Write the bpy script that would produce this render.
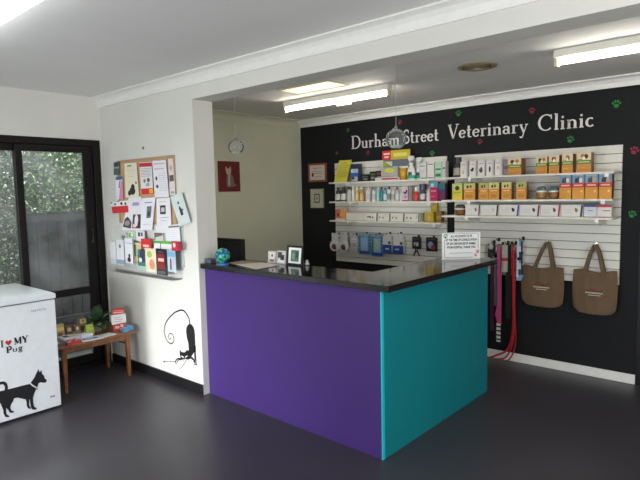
import bpy, bmesh, math, random
from mathutils import Matrix, Vector
PI = math.pi
random.seed(7)
for o in list(bpy.data.objects):
    bpy.data.objects.remove(o)
SC = bpy.context.scene
COL = SC.collection

# ------------------------------------------------------------------ camera
yaw, pitch, roll = -0.72229, 0.0877, -0.020736
fw = Vector((math.sin(yaw), math.cos(yaw), 0)); rt = Vector((math.cos(yaw), -math.sin(yaw), 0)); up = Vector((0, 0, 1))
f2 = fw * math.cos(pitch) - up * math.sin(pitch); u2 = up * math.cos(pitch) + fw * math.sin(pitch)
r3 = rt * math.cos(roll) + u2 * math.sin(roll); u3 = u2 * math.cos(roll) - rt * math.sin(roll)
cam = bpy.data.cameras.new('camera'); camo = bpy.data.objects.new('camera', cam); COL.objects.link(camo)
cam.sensor_width = 36; cam.lens = 544.67 / 640 * 36; cam.clip_start = 0.02
mw = Matrix((( r3.x, u3.x, -f2.x, 0), (r3.y, u3.y, -f2.y, 0), (r3.z, u3.z, -f2.z, 1.6), (0, 0, 0, 1)))
camo.matrix_world = mw
SC.camera = camo

# ------------------------------------------------------------------ world, daylight, exposure
W = bpy.data.worlds.new('sky'); SC.world = W; W.use_nodes = True
bg = W.node_tree.nodes['Background']; bg.inputs[0].default_value = (0.80, 0.90, 1.0, 1); bg.inputs[1].default_value = 1.6
SC.view_settings.view_transform = 'Standard'; SC.view_settings.look = 'None'
SC.view_settings.exposure = 0.0; SC.view_settings.gamma = 1.0; SC.view_settings.use_curve_mapping = False

def area(name, loc, rot, sx, sy, power, col):
    l = bpy.data.lights.new(name, 'AREA'); l.shape = 'RECTANGLE'; l.size = sx; l.size_y = sy; l.energy = power; l.color = col
    o = bpy.data.objects.new(name, l); o.location = loc; o.rotation_euler = rot; COL.objects.link(o); return o
# daylight through the shop front behind the camera and through the sliding door on the left, with two added fills
area('daylight_shopfront', (-1.6, -2.28, .85), (math.radians(56), 0, math.radians(8)), 3.6, 1.5, 133, (0.99, 0.99, 0.97))
sp_ = area('added_beam_low_left', (-3.5, -2.2, 0.75), (math.radians(82), 0, math.radians(3)), .6, 1.1, 12, (0.96, 0.98, 1.0)); sp_.data.spread = math.radians(40)  # added narrow beam that brightens the lower wall around the cat sticker
area('added_fill_right', (1.42, 1.5, 1.45), (math.radians(86), 0, math.radians(82)), 2.2, 1.7, 75, (1.0, 0.99, 0.97))  # added fill for the teal and beige sides; the right wall is solid
area('daylight_side', (-5.12, 1.3, 1.3), (math.radians(90), 0, math.radians(-90)), 1.8, 1.4, 6, (0.92, 1.0, 0.95))
# open sky over the strip of garden outside the sliding door
area('garden_sky', (-5.9, 1.2, 3.4), (0, math.radians(-20), 0), 1.6, 5.0, 760, (0.95, 0.98, 1.0))

# ------------------------------------------------------------------ materials
def lin(c):
    c = c / 255.0
    return c / 12.92 if c <= 0.04045 else ((c + 0.055) / 1.055) ** 2.4
def L3(c): return (lin(c[0]), lin(c[1]), lin(c[2]), 1)
MATS = {}
def mat(col, rough=0.6, metal=0.0, noise=0.0, scale=20.0, emis=0.0, bump=0.0, coat=0.0, name=None, spec=0.5):
    key = (tuple(col), rough, metal, noise, scale, emis, bump, coat, spec)
    if key in MATS: return MATS[key]
    m = bpy.data.materials.new(name or 'paint'); m.use_nodes = True
    nt = m.node_tree; b = nt.nodes['Principled BSDF']
    b.inputs['Roughness'].default_value = rough; b.inputs['Metallic'].default_value = metal
    b.inputs['Coat Weight'].default_value = coat; b.inputs['Specular IOR Level'].default_value = spec
    c = L3(col)
    n = nt.nodes.new('ShaderNodeTexNoise'); n.inputs['Scale'].default_value = scale; n.inputs['Detail'].default_value = 4
    tc = nt.nodes.new('ShaderNodeTexCoord'); nt.links.new(tc.outputs['Object'], n.inputs['Vector'])
    r = nt.nodes.new('ShaderNodeValToRGB'); nt.links.new(n.outputs['Fac'], r.inputs[0])
    k = max(noise, 0.02)
    r.color_ramp.elements[0].color = (c[0] * (1 - k), c[1] * (1 - k), c[2] * (1 - k), 1); r.color_ramp.elements[0].position = .35
    r.color_ramp.elements[1].color = (min(1, c[0] * (1 + k)), min(1, c[1] * (1 + k)), min(1, c[2] * (1 + k)), 1); r.color_ramp.elements[1].position = .65
    nt.links.new(r.outputs[0], b.inputs['Base Color'])
    if bump:
        bp = nt.nodes.new('ShaderNodeBump'); bp.inputs['Strength'].default_value = bump; bp.inputs['Distance'].default_value = 0.01
        nt.links.new(n.outputs['Fac'], bp.inputs['Height']); nt.links.new(bp.outputs[0], b.inputs['Normal'])
    if emis:
        b.inputs['Emission Color'].default_value = c; b.inputs['Emission Strength'].default_value = emis
    MATS[key] = m
    return m
def glass(name, tint, rough, alpha, haze=0.0, hscale=6.0):
    """thin pane: mostly see-through, with a gloss and a little uneven pale haze"""
    m = bpy.data.materials.new(name); m.use_nodes = True; nt = m.node_tree; N = nt.nodes; N.clear()
    out = N.new('ShaderNodeOutputMaterial'); tr = N.new('ShaderNodeBsdfTransparent'); gl = N.new('ShaderNodeBsdfGlossy')
    tr.inputs[0].default_value = tint; gl.inputs['Roughness'].default_value = rough; gl.inputs[0].default_value = (1, 1, 1, 1)
    fr = N.new('ShaderNodeLayerWeight'); fr.inputs[0].default_value = alpha
    mx = N.new('ShaderNodeMixShader'); nt.links.new(fr.outputs['Fresnel'], mx.inputs[0])
    nt.links.new(tr.outputs[0], mx.inputs[1]); nt.links.new(gl.outputs[0], mx.inputs[2]); last = mx
    if haze:
        df = N.new('ShaderNodeBsdfDiffuse'); df.inputs[0].default_value = (.62, .64, .66, 1)
        n = N.new('ShaderNodeTexNoise'); n.inputs['Scale'].default_value = hscale; n.inputs['Detail'].default_value = 6
        tc = N.new('ShaderNodeTexCoord'); nt.links.new(tc.outputs['Object'], n.inputs['Vector'])
        mr = N.new('ShaderNodeMapRange'); mr.inputs['From Min'].default_value = .35; mr.inputs['From Max'].default_value = .75
        mr.inputs['To Min'].default_value = haze * .35; mr.inputs['To Max'].default_value = haze * 1.6
        nt.links.new(n.outputs['Fac'], mr.inputs['Value'])
        m2 = N.new('ShaderNodeMixShader'); nt.links.new(mr.outputs[0], m2.inputs[0]); nt.links.new(mx.outputs[0], m2.inputs[1]); nt.links.new(df.outputs[0], m2.inputs[2]); last = m2
    nt.links.new(last.outputs[0], out.inputs[0]); return m

WHITE = (226, 226, 222); BLACK = (14, 14, 16)
M_wall = mat((214, 213, 207), .75, noise=.015, scale=3, bump=.05, name='painted_plaster')
M_ceil = mat((228, 228, 226), .8, noise=.015, scale=2, name='ceiling_paint')
M_beige = mat((206, 206, 184), .8, noise=.02, scale=3, name='beige_paint')
M_trim = mat((232, 232, 228), .45, name='gloss_trim')
M_blackwall = mat((23, 24, 27), .7, noise=.06, scale=3, spec=.25, name='black_paint')
M_floor = mat((62, 59, 65), .38, noise=.06, scale=2.5, bump=.03, name='vinyl_floor')
M_skirt = mat((22, 21, 23), .4, name='black_skirting')
M_purple = mat((58, 31, 106), .55, noise=.03, scale=2, name='purple_laminate')
M_teal = mat((0, 126, 136), .55, noise=.03, scale=2, name='teal_laminate')
M_cyan = mat((40, 190, 205), .4, name='cyan_edging')
M_granite = mat((30, 29, 29), .10, noise=.6, scale=260, name='polished_black_granite')
M_wframe = mat((13, 9, 9), .45, spec=.25, name='dark_aluminium')
M_chrome = mat((190, 190, 190), .25, 1.0, name='chrome')
M_white = mat((235, 235, 232), .4, name='white_gloss')
M_shelf = mat((226, 224, 212), .45, name='shelf_laminate')
M_slat = mat((220, 219, 210), .45, noise=.02, scale=5, name='slatwall_laminate')
M_wood = mat((130, 84, 50), .4, noise=.25, scale=14, name='varnished_wood')
M_glassball = glass('clear_glass', (.96, .97, .97, 1), .03, .22, haze=.10, hscale=30)  # pale haze mixed in to lighten the globes
M_acr = glass('clear_acrylic', (.99, .995, .995, 1), .05, .05, haze=.02, hscale=10)
M_pane = glass('hazy_window_glass', (.80, .82, .81, 1), .04, .2, haze=.16, hscale=3.5)  # uneven pale haze mixed over the see-through pane
M_black = mat(BLACK, .45, name='black_plastic')

# ------------------------------------------------------------------ mesh helpers
class MB:
    def __init__(s): s.v = []; s.f = []; s.m = []; s.mats = []
    def mi(s, m):
        if m not in s.mats: s.mats.append(m)
        return s.mats.index(m)
    def face(s, pts, m):
        k = len(s.v); s.v += [tuple(p) for p in pts]; s.f.append(tuple(range(k, k + len(pts)))); s.m.append(s.mi(m))
    def box(s, x0, x1, y0, y1, z0, z1, m, lean=0.0, taper=0.0):
        k = len(s.v); h = z1 - z0; t = taper
        s.v += [(x0, y0, z0), (x1, y0, z0), (x1, y1, z0), (x0, y1, z0),
                (x0 + t, y0 + lean * h + t, z1), (x1 - t, y0 + lean * h + t, z1), (x1 - t, y1 + lean * h - t, z1), (x0 + t, y1 + lean * h - t, z1)]
        for q in ((3, 2, 1, 0), (4, 5, 6, 7), (0, 1, 5, 4), (1, 2, 6, 5), (2, 3, 7, 6), (3, 0, 4, 7)):
            s.f.append(tuple(k + i for i in q)); s.m.append(s.mi(m))
    def prism(s, pts, d, m):
        """pts: 3D outline, d: extrusion vector"""
        n = len(pts); k = len(s.v); d = Vector(d)
        s.v += [tuple(p) for p in pts] + [tuple(Vector(p) + d) for p in pts]
        s.f.append(tuple(range(k, k + n))[::-1]); s.m.append(s.mi(m)); s.f.append(tuple(range(k + n, k + 2 * n))); s.m.append(s.mi(m))
        for i in range(n):
            j = (i + 1) % n; s.f.append((k + i, k + j, k + n + j, k + n + i)); s.m.append(s.mi(m))
    def lathe(s, prof, c, m, n=20, sx=1.0, sy=1.0):
        k = len(s.v); cx, cy, cz = c
        for r, z in prof:
            for i in range(n):
                a = 2 * PI * i / n; s.v.append((cx + r * sx * math.cos(a), cy + r * sy * math.sin(a), cz + z))
        for j in range(len(prof) - 1):
            for i in range(n):
                i2 = (i + 1) % n; s.f.append((k + j * n + i, k + j * n + i2, k + (j + 1) * n + i2, k + (j + 1) * n + i)); s.m.append(s.mi(m))
        s.f.append(tuple(k + i for i in range(n))[::-1]); s.m.append(s.mi(m))
        b = k + (len(prof) - 1) * n; s.f.append(tuple(b + i for i in range(n))); s.m.append(s.mi(m))
    def ball(s, c, r, m, n=20, sx=1, sy=1, sz=1):
        s.lathe([(max(1e-4, r * math.sin(PI * i / 12)), -r * sz * math.cos(PI * i / 12)) for i in range(13)], c, m, n, sx, sy)
    def tube(s, path, r, m, n=8, rr=None):
        P = [Vector(p) for p in path]; k = len(s.v)
        for i, p in enumerate(P):
            t = (P[min(i + 1, len(P) - 1)] - P[max(i - 1, 0)]).normalized()
            a = t.cross(Vector((0, 0, 1)));
            if a.length < 1e-3: a = t.cross(Vector((0, 1, 0)))
            a.normalize(); b = t.cross(a).normalized(); q = rr[i] if rr else r
            for j in range(n):
                g = 2 * PI * j / n; s.v.append(tuple(p + a * q * math.cos(g) + b * q * math.sin(g)))
        for i in range(len(P) - 1):
            for j in range(n):
                j2 = (j + 1) % n; s.f.append((k + i * n + j, k + i * n + j2, k + (i + 1) * n + j2, k + (i + 1) * n + j)); s.m.append(s.mi(m))
        s.f.append(tuple(k + j for j in range(n))[::-1]); s.m.append(s.mi(m))
        b0 = k + (len(P) - 1) * n; s.f.append(tuple(b0 + j for j in range(n))); s.m.append(s.mi(m))
    def strap(s, path, wvec, tvec, m):
        """flat strap: path of points, half-width vector, thickness vector"""
        w = Vector(wvec); t = Vector(tvec); P = [Vector(p) for p in path]; k = len(s.v)
        for p in P: s.v += [tuple(p - w), tuple(p + w), tuple(p + w + t), tuple(p - w + t)]
        for i in range(len(P) - 1):
            a = k + 4 * i
            for j in range(4):
                j2 = (j + 1) % 4; s.f.append((a + j, a + j2, a + 4 + j2, a + 4 + j)); s.m.append(s.mi(m))
        s.f.append((k + 3, k + 2, k + 1, k)); s.m.append(s.mi(m)); b = k + 4 * (len(P) - 1); s.f.append((b, b + 1, b + 2, b + 3)); s.m.append(s.mi(m))
    def build(s, name, parent=None, smooth=False, bevel=0.0, origin=None, keepn=False):
        me = bpy.data.meshes.new(name)
        if origin is None:
            if parent is not None: origin = parent['_o'] if '_o' in parent else (0, 0, 0)
            else:
                xs = [p[0] for p in s.v]; ys = [p[1] for p in s.v]; zs = [p[2] for p in s.v]
                origin = ((min(xs) + max(xs)) / 2, (min(ys) + max(ys)) / 2, min(zs))
        ox, oy, oz = origin
        me.from_pydata([(a - ox, b - oy, c - oz) for a, b, c in s.v], [], s.f)
        for m in s.mats: me.materials.append(m)
        for i, p in enumerate(me.polygons): p.material_index = s.m[i]; p.use_smooth = smooth
        if not keepn:
            bm = bmesh.new(); bm.from_mesh(me); bmesh.ops.recalc_face_normals(bm, faces=bm.faces); bm.to_mesh(me); bm.free()
        o = bpy.data.objects.new(name, me); COL.objects.link(o)
        if parent is not None:
            o.parent = parent
        else: o.location = origin
        o['_o'] = tuple(origin)
        if bevel:
            bv = o.modifiers.new('bevel', 'BEVEL'); bv.width = bevel; bv.segments = 2; bv.limit_method = 'ANGLE'; bv.angle_limit = math.radians(40)
        return o
def thing(name, label, cat, loc, group=None):
    o = bpy.data.objects.new(name, None); o.empty_display_size = .05; o.location = loc; COL.objects.link(o)
    o['_o'] = tuple(loc); return tag(o, label, cat, group)
def tag(o, label, cat, group=None, kind=None):
    o['label'] = label; o['category'] = cat
    if group: o['group'] = group
    if kind: o['kind'] = kind
    return o
def struct(o, label=None):
    o['kind'] = 'structure'
    if label: o['label'] = label
    return o
def bx(name, b, m, parent=None, bevel=0.0, **k):
    q = MB(); q.box(*b, m, **k); return q.build(name, parent, bevel=bevel)

# ------------------------------------------------------------------ room shell
XL, XR, YF, YD, YB = -4.97, 1.5, -2.4, 2.55, 4.88
ZC, ZB = 2.52, 2.46
struct(bx('floor', (-5.1, XR + .1, YF - .1, YB + .1, -.1, 0), M_floor))
q = MB(); q.box(-5.1, XR + .1, YF - .1, YD + .02, ZC, ZC + .1, M_ceil); struct(q.build('ceiling'))
q = MB(); q.box(-4.7, XR + .1, YD + .19, YB + .1, ZB, ZB + .19, M_ceil); struct(q.build('ceiling'))
# left wall with the sliding door opening
WY0, WY1, WZ = -.10, 2.53, 2.125
q = MB(); q.box(XL - .12, XL, YF - .1, WY0, 0, ZC, M_wall); q.box(XL - .12, XL, WY0, WY1, WZ, ZC, M_wall); q.box(XL - .12, XL, WY1, YD + .19, 0, ZC, M_wall)
struct(q.build('wall_left'))
q = MB(); q.box(XL, -3.52, YD, YD + .19, 0, ZC, M_wall); q.box(-3.52, XR, YD, YD + .19, 2.327, ZC + .1, M_wall); q.box(1.25, XR, YD, YD + .19, 0, 2.327, M_wall)
struct(q.build('wall_divider'))
struct(bx('wall_back', (-4.7, XR + .1, YB, YB + .12, 0, ZB + .1), M_blackwall))
struct(bx('wall_back_left', (-4.70, -4.58, YD + .19, YB, 0, ZB), M_beige))
struct(bx('wall_right', (XR, XR + .12, YF, YB, 0, ZC), M_wall))
q = MB(); q.box(XL, -3.6, YF - .12, YF, 0, ZC, M_wall); q.box(.4, XR, YF - .12, YF, 0, ZC, M_wall); q.box(-3.6, .4, YF - .12, YF, 2.2, ZC, M_wall)
struct(q.build('wall_front'))
# shop front glazing behind the camera
w2 = bpy.data.objects.new('window_2', None); COL.objects.link(w2); w2['_o'] = (0, 0, 0); struct(w2)
q = MB()
for a in (-3.6, -2.3, -.95, .35): q.box(a, a + .05, YF - .09, YF - .03, 0, 2.2, M_wframe)
q.box(-3.55, .35, YF - .09, YF - .03, 2.15, 2.2, M_wframe); q.box(-3.55, .35, YF - .09, YF - .03, 0, .06, M_wframe)
q.build('window_frame', w2)

# cornices: cove profile swept along a wall
def cornice(name, a, b, n, z, d=.062, hh=.09, m=None):
    """a,b ends on the wall at ceiling height, n = direction out of the wall"""
    a = Vector((a[0], a[1], 0)); b = Vector((b[0], b[1], 0)); n = Vector((n[0], n[1], 0))
    prof = [(0, z), (d + .012, z), (d + .012, z - .010), (d, z - .012), (d * .62, z - .022), (d * .32, z - .045), (.014, z - hh + .010), (.014, z - hh), (0, z - hh)]
    k = MB(); k.prism([a + n * p + Vector((0, 0, h)) for p, h in prof], b - a, m or M_trim); return struct(k.build(name))
cornice('trim_1', (XL, YD), (XR, YD), (0, -1), ZC)
cornice('trim_2', (-4.58, YB), (XR, YB), (0, -1), ZB, hh=.082)
cornice('trim_3', (-4.58, YD + .19), (-4.58, YB - .09), (1, 0), ZB, .055, m=M_beige)
# skirtings
struct(bx('baseboard_divider', (XL + .02, -3.52, YD - .015, YD, 0, .085), M_skirt, bevel=.003))
struct(bx('baseboard_back', (-2.9, -.935, YB - .014, YB, 0, .078), M_trim, bevel=.003))
# dark door in the back wall at the right
dr = bpy.data.objects.new('door_1', None); COL.objects.link(dr); dr['_o'] = (0, 0, 0); struct(dr)
q = MB(); q.box(-.935, -.865, YB - .02, YB, 0, 2.12, M_wframe); q.box(-.06, .01, YB - .02, YB, 0, 2.12, M_wframe); q.box(-.865, -.06, YB - .02, YB, 2.05, 2.12, M_wframe); q.build('door_frame', dr)
bx('door_leaf', (-.865, -.06, YB - .008, YB, .01, 2.05), mat((58, 36, 28), .45, name='brown_door'), dr)
q = MB(); q.lathe([(.022, 0), (.022, .006)], (-.14, YB - .02, 1.0), M_chrome); q.tube([(-.14, YB - .01, 1.0), (-.14, YB - .05, 1.0), (-.24, YB - .05, 1.0)], .008, M_chrome); q.build('door_handle', dr)

# sliding door
w1 = bpy.data.objects.new('window_1', None); COL.objects.link(w1); w1['_o'] = (0, 0, 0); struct(w1)
q = MB(); X0, X1 = XL - .09, XL + .012
q.box(X0, X1, WY0, WY1, 2.065, WZ, M_wframe); q.box(X0, X1, WY1 - .07, WY1, 0, 2.065, M_wframe); q.box(X0, X1, WY0, WY0 + .06, 0, 2.065, M_wframe); q.box(X0, X1, WY0 + .06, WY1 - .07, 0, .04, M_wframe)
q.build('window_frame', w1, bevel=.004)
def sash(y0, y1, xo, lr):
    k = MB(); a, b = xo - .018, xo + .018
    k.box(a, b, y0, y0 + .055, .04, 2.065, M_wframe); k.box(a, b, y1 - lr, y1, .04, 2.065, M_wframe)
    k.box(a, b, y0 + .055, y1 - lr, 2.003, 2.065, M_wframe); k.box(a, b, y0 + .055, y1 - lr, .04, .12, M_wframe); k.box(a, b, y0 + .055, y1 - lr, .70, .765, M_wframe)
    s_ = k.build('sash', w1, bevel=.003)
    g = MB(); g.box(xo - .002, xo + .002, y0 + .055, y1 - lr, .765, 2.003, M_pane); g.box(xo - .002, xo + .002, y0 + .055, y1 - lr, .12, .70, M_pane); g.build('pane', s_)
sash(1.79, 2.46, XL - .025, .09)
sash(.88, 1.835, XL - .065, .045)
sash(WY0 + .06, .93, XL - .025, .055)
q = MB(); q.tube([(XL + .0, 2.41, 1.18), (XL + .02, 2.41, 1.18), (XL + .02, 2.41, 1.30), (XL + .0, 2.41, 1.30)], .006, mat((70, 68, 66), .4, .8)); q.build('latch', w1)

# ------------------------------------------------------------------ outside: ground, paling fence, shrubs
struct(bx('ground', (-9, -5.12, -3, 6, -.15, -.05), mat((70, 72, 66), .9, noise=.2, scale=4, name='gravel')))
f = thing('fence', 'dark grey paling fence outside the sliding door in front of the shrubs', 'fence', (-5.75, 3.0, -.05))
q = MB()
for i in range(20):
    y = 2.12 + i * .105; q.box(-5.77, -5.75, y, y + .098, -.05, 1.45 + .004 * (i % 3), mat((34, 36, 38), .8, noise=.45, scale=8, name='weathered_paling'))
q.build('palings', f)
bx('rail', (-5.75, -5.71, 2.12, 4.2, 1.36, 1.42), mat((50, 50, 52), .8), f); bx('rail', (-5.75, -5.71, 2.12, 4.2, .30, .36), mat((50, 50, 52), .8), f)
def shrub(cy, cx, h, wy, wx, nleaf, cols, seed, label):
    rnd = random.Random(seed); r = thing('shrub', label, 'shrub', (cx, cy, -.05), 'shrubs in the garden outside the sliding door')
    t = MB()
    for i in range(6):
        a = rnd.uniform(-.5, .5); t.tube([(cx, cy + a * .3, -.05), (cx + rnd.uniform(-.1, .1), cy + a * .6 * wy, h * .5), (cx + rnd.uniform(-.2, .2), cy + a * wy * 1.2, h * .9)], .02, mat((60, 48, 38), .9), rr=[.025, .018, .008])
    t.build('stem', r, smooth=True)
    q = MB(); ms = [mat(c, .45, name='leaf') for c in cols]
    for i in range(nleaf):
        z = rnd.uniform(.05, h); y = cy + rnd.uniform(-wy, wy); x = cx + rnd.uniform(-wx, wx) * (1 - .3 * abs(z / h - .5))
        s = rnd.uniform(.010, .024); d = Vector((rnd.gauss(0, 1), rnd.gauss(0, 1), rnd.gauss(0, 1))).normalized(); e = d.cross(Vector((rnd.gauss(0, 1), rnd.gauss(0, 1), rnd.gauss(0, 1)))).normalized()
        p = Vector((x, y, z)); q.face([p - d * s, p + e * s * .45, p + d * s, p - e * s * .45], ms[rnd.randrange(len(ms))])
    q.build('foliage', r, keepn=True)
G1 = [(96, 126, 72), (124, 154, 98), (70, 98, 56), (154, 174, 132), (52, 72, 46)]
G2 = [(112, 120, 96), (150, 156, 140), (70, 92, 60), (60, 50, 46), (96, 124, 74)]
shrub(1.55, -6.35, 3.0, .94, .35, 17000, G2, 3, 'greyish shrub outside behind the left pane of the sliding door')
shrub(3.46, -6.45, 3.1, .94, .35, 19000, G1, 5, 'bright green shrub outside behind the right pane, above the dark fence')
shrub(5.40, -6.6, 3.0, .97, .4, 6000, G1, 9, 'green shrub far along the fence at the right edge of the glass')
tag(bx('foliage_backing', (-7.3, -7.2, -2, 7, -.05, 3.2), mat((46, 54, 44), .95, noise=.4, scale=6, name='dark_backing')), 'dark backing slab behind the shrubs outside', 'wall')  # dark backing added behind the leaves

# ------------------------------------------------------------------ ceiling lights and vents
M_tube = mat((255, 248, 234), .4, emis=26.0, name='lit_tube')
M_tubef = mat((250, 253, 255), .4, emis=12.0, name='lit_tube_cool')
M_bat = mat((222, 220, 208), .5, name='batten_paint'); M_cap = mat((200, 192, 160), .5, name='aged_cap')
def batten(x0, x1, y, z, label, grp, m=None, sensor=False):
    m = m or M_tube; t = thing('fluorescent_light', label, 'light', ((x0 + x1) / 2, y, z), grp)
    q = MB(); q.box(x0, x1, y - .035, y + .035, z - .05, z, M_bat); q.build('body', t, bevel=.006)
    for s in (x0, x1):
        sg = 1 if s == x0 else -1
        q = MB(); q.box(min(s, s + sg * .022), max(s, s + sg * .022), y - .022, y + .022, z - .102, z - .05, M_cap); q.build('end_cap', t, bevel=.004)
    q = MB(); q.tube([(x0 + .022, y, z - .074), (x1 - .022, y, z - .074)], .0165, m, 14); q.build('tube', t, smooth=True)
    if sensor: bx('starter', ((x0 + x1) / 2 + .02, (x0 + x1) / 2 + .17, y + .02, y + .045, z - .108, z - .085), M_bat, t)
    return t
batten(-3.72, -2.525, 3.76, ZB, 'fluorescent batten light behind the counter, beside the square ceiling panel', 'fluorescent ceiling lights', sensor=True)
batten(-1.205, .03, 3.66, ZB, 'fluorescent batten light at the right, running out of the picture', 'fluorescent ceiling lights')
t = thing('fluorescent_light', 'bright diffused fluorescent light on the front room ceiling at upper left', 'light', (-3.2, 1.06, ZC), 'fluorescent ceiling lights')
q = MB(); q.box(-3.75, -2.40, .99, 1.07, ZC - .025, ZC, M_bat); q.build('body', t)
q = MB(); q.prism([(-3.74, .985, ZC - .025), (-3.74, 1.080, ZC - .025), (-3.74, 1.068, ZC - .055), (-3.74, .997, ZC - .055)], (1.33, 0, 0), M_tubef); q.build('diffuser', t)
k = thing('skylight', 'square framed translucent ceiling panel above the counter', 'skylight', (-3.03, 3.40, ZB))
q = MB(); A, B, C_, D = -3.32, -2.76, 3.26, 3.53
q.box(A, B, C_, C_ + .015, ZB - .012, ZB, M_cap); q.box(A, B, D - .015, D, ZB - .012, ZB, M_cap); q.box(A, A + .015, C_ + .015, D - .015, ZB - .012, ZB, M_cap); q.box(B - .015, B, C_ + .015, D - .015, ZB - .012, ZB, M_cap); q.build('frame', k)
bx('diffuser', (A + .015, B - .015, C_ + .015, D - .015, ZB - .006, ZB), mat((255, 244, 222), .5, emis=.7, name='warm_diffuser'), k)
k = thing('ceiling_vent', 'round brass-coloured ceiling vent between the two back lights', 'vent', (-1.745, 3.69, ZB))
q = MB(); q.lathe([(.135, 0), (.135, -.008), (.11, -.014), (.10, -.008), (.10, -.002)][::-1], (-1.745, 3.69, ZB), mat((150, 140, 108), .5, .3), 32); q.build('rim', k, smooth=False)
q = MB(); q.lathe([(.10, -.003), (.10, 0)], (-1.745, 3.69, ZB), mat((40, 38, 30), .8), 28)
for r in (.035, .06, .085): q.lathe([(r, -.003), (r, -.010), (r - .010, -.012), (r - .010, -.003)], (-1.745, 3.69, ZB), mat((150, 140, 108), .5, .3), 28)
q.build('louvre', k)

# ------------------------------------------------------------------ reception counter
PYF = 2.585; CX = -1.80; CYE = 4.01
c = thing('reception_counter', 'L-shaped reception counter with purple front and teal end panel', 'counter', (CX - .8, PYF + .3, 0))
q = MB(); q.prism([(-3.518, 2.606, 0), (CX - .006, 2.572, 0), (CX - .006, 2.592, 0), (-3.518, 2.626, 0)], (0, 0, 1.022), M_purple); q.build('front_panel', c)['label'] = 'purple front panel'
bx('side_panel', (CX - .02, CX, 2.592, CYE, 0, 1.022), M_teal, c)['label'] = 'teal side panel'
bx('corner_strip', (CX - .006, CX + .001, 2.568, 2.592, 0, 1.022), M_cyan, c)['label'] = 'light cyan corner strip'
M_carc = mat((60, 58, 62), .6)
q = MB(); q.box(-3.518, -2.14, PYF + .33, PYF + .35, 0, 1.022, M_carc); q.box(-2.14, -2.12, PYF + .33, CYE, 0, 1.022, M_carc); q.box(-2.12, CX - .02, CYE - .02, CYE, 0, 1.022, M_carc); q.build('carcass', c)
q = MB(); pts = [(-3.518, 2.562), (-1.73, 2.54), (-1.722, 4.012), (-2.13, 4.012), (-2.13, 2.945), (-3.518, 2.945)]
q.prism([(a, b, 1.022) for a, b in pts], (0, 0, .039), M_granite)
tag(q.build('countertop', bevel=.003), 'glossy black stone countertop on the purple and teal counter', 'countertop')
CT = 1.061
# lower staff desk behind
d = thing('desk', 'low dark staff desk behind the counter, under the monitor', 'desk', (-3.3, 3.3, 0))
bx('desktop', (-4.1, -2.6, 2.98, 3.55, .88, .91), mat((40, 38, 38), .5), d)
bx('side_panel', (-4.1, -4.07, 2.98, 3.55, 0, .88), mat((40, 38, 38), .5), d); bx('side_panel', (-2.63, -2.6, 2.98, 3.55, 0, .88), mat((40, 38, 38), .5), d)
mo = thing('monitor', 'black monitor standing behind the counter beside the wall end', 'monitor', (-3.75, 3.12, .91))
mx0, mx1, mzt = (-4.091, -3.665, 1.201)
bx('casing', (mx0, mx1, 3.12, 3.16, .97, mzt), M_black, mo, bevel=.006)
bx('screen', (mx0 + .03, mx1 - .03, 3.118, 3.122, 1.0, mzt - .03), mat((36, 36, 48), .12, name='dark_screen'), mo)
q = MB(); q.box((mx0 + mx1) / 2 - .1, (mx0 + mx1) / 2 + .1, 3.08, 3.22, .91, .92, M_black); q.box((mx0 + mx1) / 2 - .03, (mx0 + mx1) / 2 + .03, 3.16, 3.18, .92, 1.05, M_black); q.build('stand', mo)

# globe-like ball on a blue stand
g0 = (-3.31, 2.623, 1.061)
gb = thing('globe_ball', 'small blue and green ball on a blue base on the left end of the counter', 'globe', g0)
M_globe = bpy.data.materials.new('globe_print'); M_globe.use_nodes = True; nt = M_globe.node_tree; b = nt.nodes['Principled BSDF']
n = nt.nodes.new('ShaderNodeTexNoise'); n.inputs['Scale'].default_value = 38; n.inputs['Detail'].default_value = 1
tc = nt.nodes.new('ShaderNodeTexCoord'); nt.links.new(tc.outputs['Object'], n.inputs['Vector'])
r = nt.nodes.new('ShaderNodeValToRGB'); r.color_ramp.interpolation = 'CONSTANT'; e = r.color_ramp.elements
e[0].color = L3((18, 60, 150)); e[1].color = L3((70, 190, 60)); e[1].position = .53; x = e.new(.46); x.color = L3((20, 130, 140))
nt.links.new(n.outputs['Fac'], r.inputs[0]); nt.links.new(r.outputs[0], b.inputs['Base Color']); b.inputs['Roughness'].default_value = .3
q = MB(); q.lathe([(.045, 0), (.045, .008), (.022, .016), (.02, .022)], g0, mat((50, 110, 190), .35)); q.build('base', gb, smooth=False)
q = MB(); q.ball((g0[0], g0[1], g0[2] + .070), .058, M_globe, 24); q.build('ball', gb, smooth=True)
# loose sheets on the counter
q = MB(); q.prism([(-3.348, 2.703, 1.061), (-3.352, 2.86, 1.061), (-3.116, 2.85, 1.061), (-3.041, 2.631, 1.061)], (0, 0, .003), mat((150, 130, 112), .6))
tag(q.build('desk_mat'), 'brown printed sheet lying on the counter behind the white sheets', 'paper')
q = MB(); q.prism([[(-3.2, 2.66, 1.0645), (-3.107, 2.842, 1.0645), (-2.885, 2.828, 1.0645), (-2.866, 2.562, 1.0645)][i] for i in range(4)], (0, 0, .002), mat((214, 205, 200), .6))
tag(q.build('paper_sheet'), 'white paper sheet lying on the purple side of the counter', 'paper')
bx_ = (-3.525, 2.663, 1.061)
tag(bx('card_holder', (-3.51, -3.44, 2.60, 2.66, CT, CT + .035), mat((70, 78, 96), .4), bevel=.004), 'small dark card holder at the left end of the countertop', 'holder')

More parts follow.
